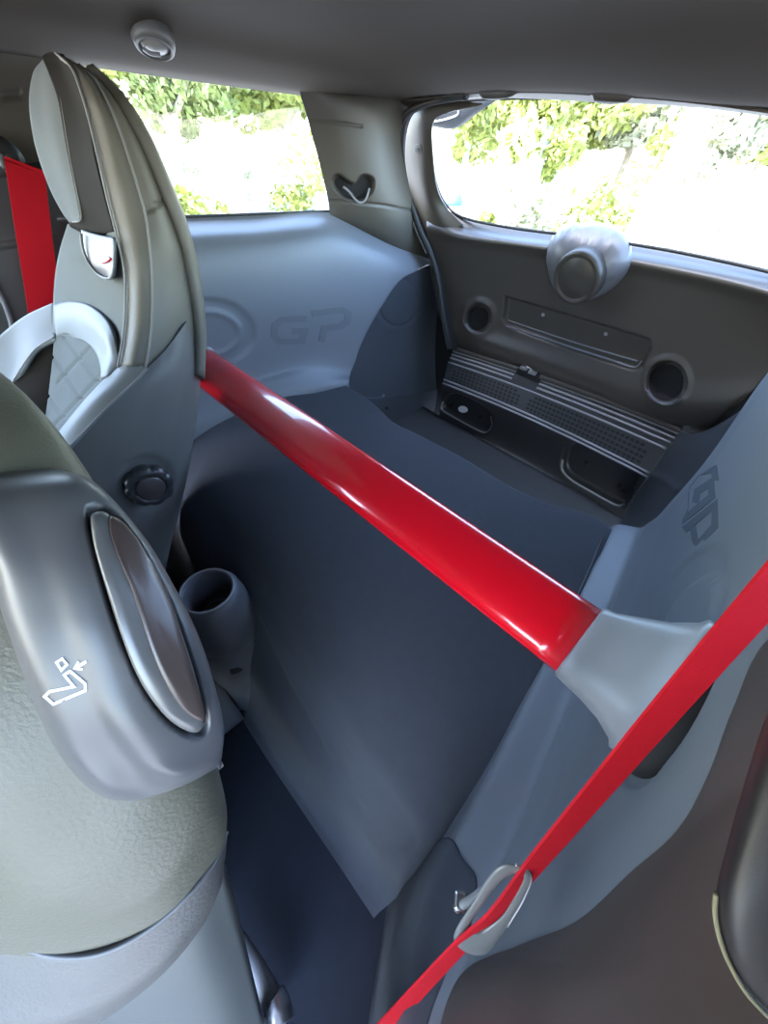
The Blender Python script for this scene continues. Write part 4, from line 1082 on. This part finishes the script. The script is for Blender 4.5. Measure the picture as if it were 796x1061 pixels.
def tree(px, dist, label, leaf, height=5.0, rad=(1.6, 1.6, 1.9), trunk=.16, seed=1, n=2200, bark=None, lean=0.0):
    r_ = ray(px, 150); r_.z = 0; r_.normalize(); b = Vector((CAMP.x, CAMP.y, 0)) + r_ * dist; b.z = -.42
    t = thing('tree', label, 'tree', 'trees beyond the car windows')
    top = b + Vector((lean, lean * .3, height))
    tube('trunk', [b, b + Vector((lean * .2, 0, height * .35)), b + Vector((lean * .6, .1, height * .7)), top], lambda q: trunk * (1 - .6 * q), bark or M_BARK, t, n=16, k=9)
    tube('branch', [b + Vector((lean * .3, 0, height * .45)), b + Vector((.5, .3, height * .62)), b + Vector((1.0, .5, height * .8))], lambda q: trunk * .45 * (1 - .6 * q), bark or M_BARK, t, n=10, k=7)
    tube('branch', [b + Vector((lean * .3, 0, height * .4)), b + Vector((-.5, -.2, height * .55)), b + Vector((-1.0, -.5, height * .75))], lambda q: trunk * .4 * (1 - .6 * q), bark or M_BARK, t, n=10, k=7)
    leafcloud('foliage', Vector((b.x + lean * .6, b.y, 1.05 + .058 * dist)), (rad[0] * .062 * dist, rad[1] * .062 * dist, .062 * dist), n, .0075 * dist, leaf, t, seed)
    rebase(t, b)
def bush(px, dist, label, leaf, rad, seed, n=900, z=None):
    r_ = ray(px, 150); r_.z = 0; r_.normalize(); b = Vector((CAMP.x, CAMP.y, 0)) + r_ * dist; b.z = -.42
    o = leafcloud('bush', b + Vector((0, 0, rad[2] * .7)), rad, n, .09, leaf, None, seed)
    tag(o, label, 'bush', 'bushes beyond the car windows')
TREES = [
 (120, 15, 'slim pale trunked tree seen just behind the far head restraint', M_LEAF, 4.0, (2, 2, 1.6), .13, None),
 (182, 14, 'tree with a dark fork in the left part of the side window', M_LEAF2, 3.4, (1.9, 1.9, 1.5), .22, M_BARK),
 (247, 16, 'straight pale trunk standing mid side window', M_LEAF, 4.6, (1.6, 1.6, 1.6), .14, M_BARKW),
 (300, 17, 'bright tree at the right end of the side window', M_LEAF, 3.6, (1.8, 1.8, 1.7), .22, M_BARK),
 (485, 14, 'white trunked tree at the left end of the rear window', M_LEAF, 4.0, (1.6, 1.6, 1.7), .11, M_BARKW),
 (535, 18, 'leafy green tree left of the pale round shrub in the rear window', M_LEAF2, 3.6, (2.2, 2.2, 1.9), .16, M_BARK),
 (562, 12, 'pale trunk rising behind the round white shrub', M_LEAF, 4.6, (1.2, 1.2, 1.2), .18, M_BARKW),
 (600, 19, 'thin grey trunked tree in the middle of the rear window', M_LEAF, 4.2, (2.0, 2.0, 1.9), .14, M_BARK),
 (655, 20, 'pale airy tree right of the middle of the rear window', M_LEAF3, 4.0, (2.2, 2.2, 2.0), .16, M_BARK),
 (706, 8, 'thick white leaning trunk in the right part of the rear window', M_LEAF3, 4.6, (1.0, 1.0, .8), .34, M_BARKW),
 (750, 15, 'bright green tree right of the thick white trunk', M_LEAF, 3.4, (1.8, 1.8, 1.8), .16, M_BARK),
 (800, 18, 'green tree at the right edge of the rear window', M_LEAF2, 3.8, (2.2, 2.2, 1.9), .16, M_BARK),
]
for i, (px, dist, lab, leaf, hgt, rad, tr, bk) in enumerate(TREES):
    tree(px, dist, lab, leaf, hgt, rad, tr, seed=20 + i, bark=bk, lean=(.9 if px == 706 else 0), n=4200)
BUSH = [
 (150, 9, 'low yellow green bush left in the side window', M_LEAF, (.8, .8, .5)),
 (278, 7.5, 'small bright green plant on the pavement in the side window', M_LEAF, (.22, .22, .3)),
 (225, 13, 'pale shrub beside the picket fence in the side window', M_LEAF3, (1.4, 1.4, .8)),
 (300, 13, 'yellow green bush right of the picket fence', M_LEAF, (1.3, 1.3, .8)),
 (553, 9, 'round pale shrub in the rear window', M_LEAF3, (.95, .95, .95)),
 (600, 11, 'small green bush right of the round pale shrub', M_LEAF, (.8, .8, .6)),
 (638, 11, 'larger green bush in the middle of the rear window', M_LEAF, (1.2, 1.2, .75)),
 (770, 8, 'low green plant at the lower right of the rear window', M_LEAF, (.35, .35, .25)),
 (520, 9, 'narrow green shrub below the round pale shrub', M_LEAF, (.25, .25, .5)),
]
for i, (px, dist, lab, leaf, rad) in enumerate(BUSH): bush(px, dist, lab, leaf, rad, 60 + i, n=1100 if rad[0] > .5 else 260)
# fences
def fence(px0, px1, dist, label, n, hgt):
    t = thing('fence', label, 'fence')
    def gp(px):
        r_ = ray(px, 150); r_.z = 0; r_.normalize(); b = Vector((CAMP.x, CAMP.y, 0)) + r_ * dist; b.z = -.42; return b
    a, b = gp(px0), gp(px1); dr = (b - a).normalized(); rot = Matrix((dr, Vector((-dr.y, dr.x, 0)), Vector((0, 0, 1)))).transposed()
    base = None
    for i in range(n):
        p = a.lerp(b, i / (n - 1)) + Vector((0, 0, hgt / 2))
        if base is None:
            base = box('picket', (0, 0, 0), (.09, .03, hgt), M_FENCE, t, rot=rot, bevel=.008); base.location = p
        else:
            c_ = base.copy(); COL.objects.link(c_); c_.parent = t; c_.location = p
    for zz in (.25, .8): box('rail', a.lerp(b, .5) + Vector((0, 0, hgt * zz)), ((b - a).length, .04, .07), M_FENCE, t, rot=rot)
    rebase(t, a)
fence(203, 245, 12, 'low pale picket fence seen through the side window', 9, 1.25)
fence(480, 545, 11, 'low pale picket fence seen at the left of the rear window', 12, .95)
fence(722, 775, 10, 'fine pale fence seen right of the thick white trunk', 18, 1.05)
# blue bin
bb = P(472, 187, y=8.0); 
bt_ = thing('bin', 'small blue and white bin standing outside at the left of the rear window', 'bin')
lathe('bin_body', [(.16, 0), (.2, .55), (.2, .6)], (bb.x, bb.y, -.42), (0, 0, 1), M_BARKW, bt_, n=20)
lathe('bin_lid', [(.21, .6), (.22, .66), (.16, .78), (.02, .82)], (bb.x, bb.y, -.42), (0, 0, 1), M_BLUE, bt_, n=20)
rebase(bt_, (bb.x, bb.y, -.42))
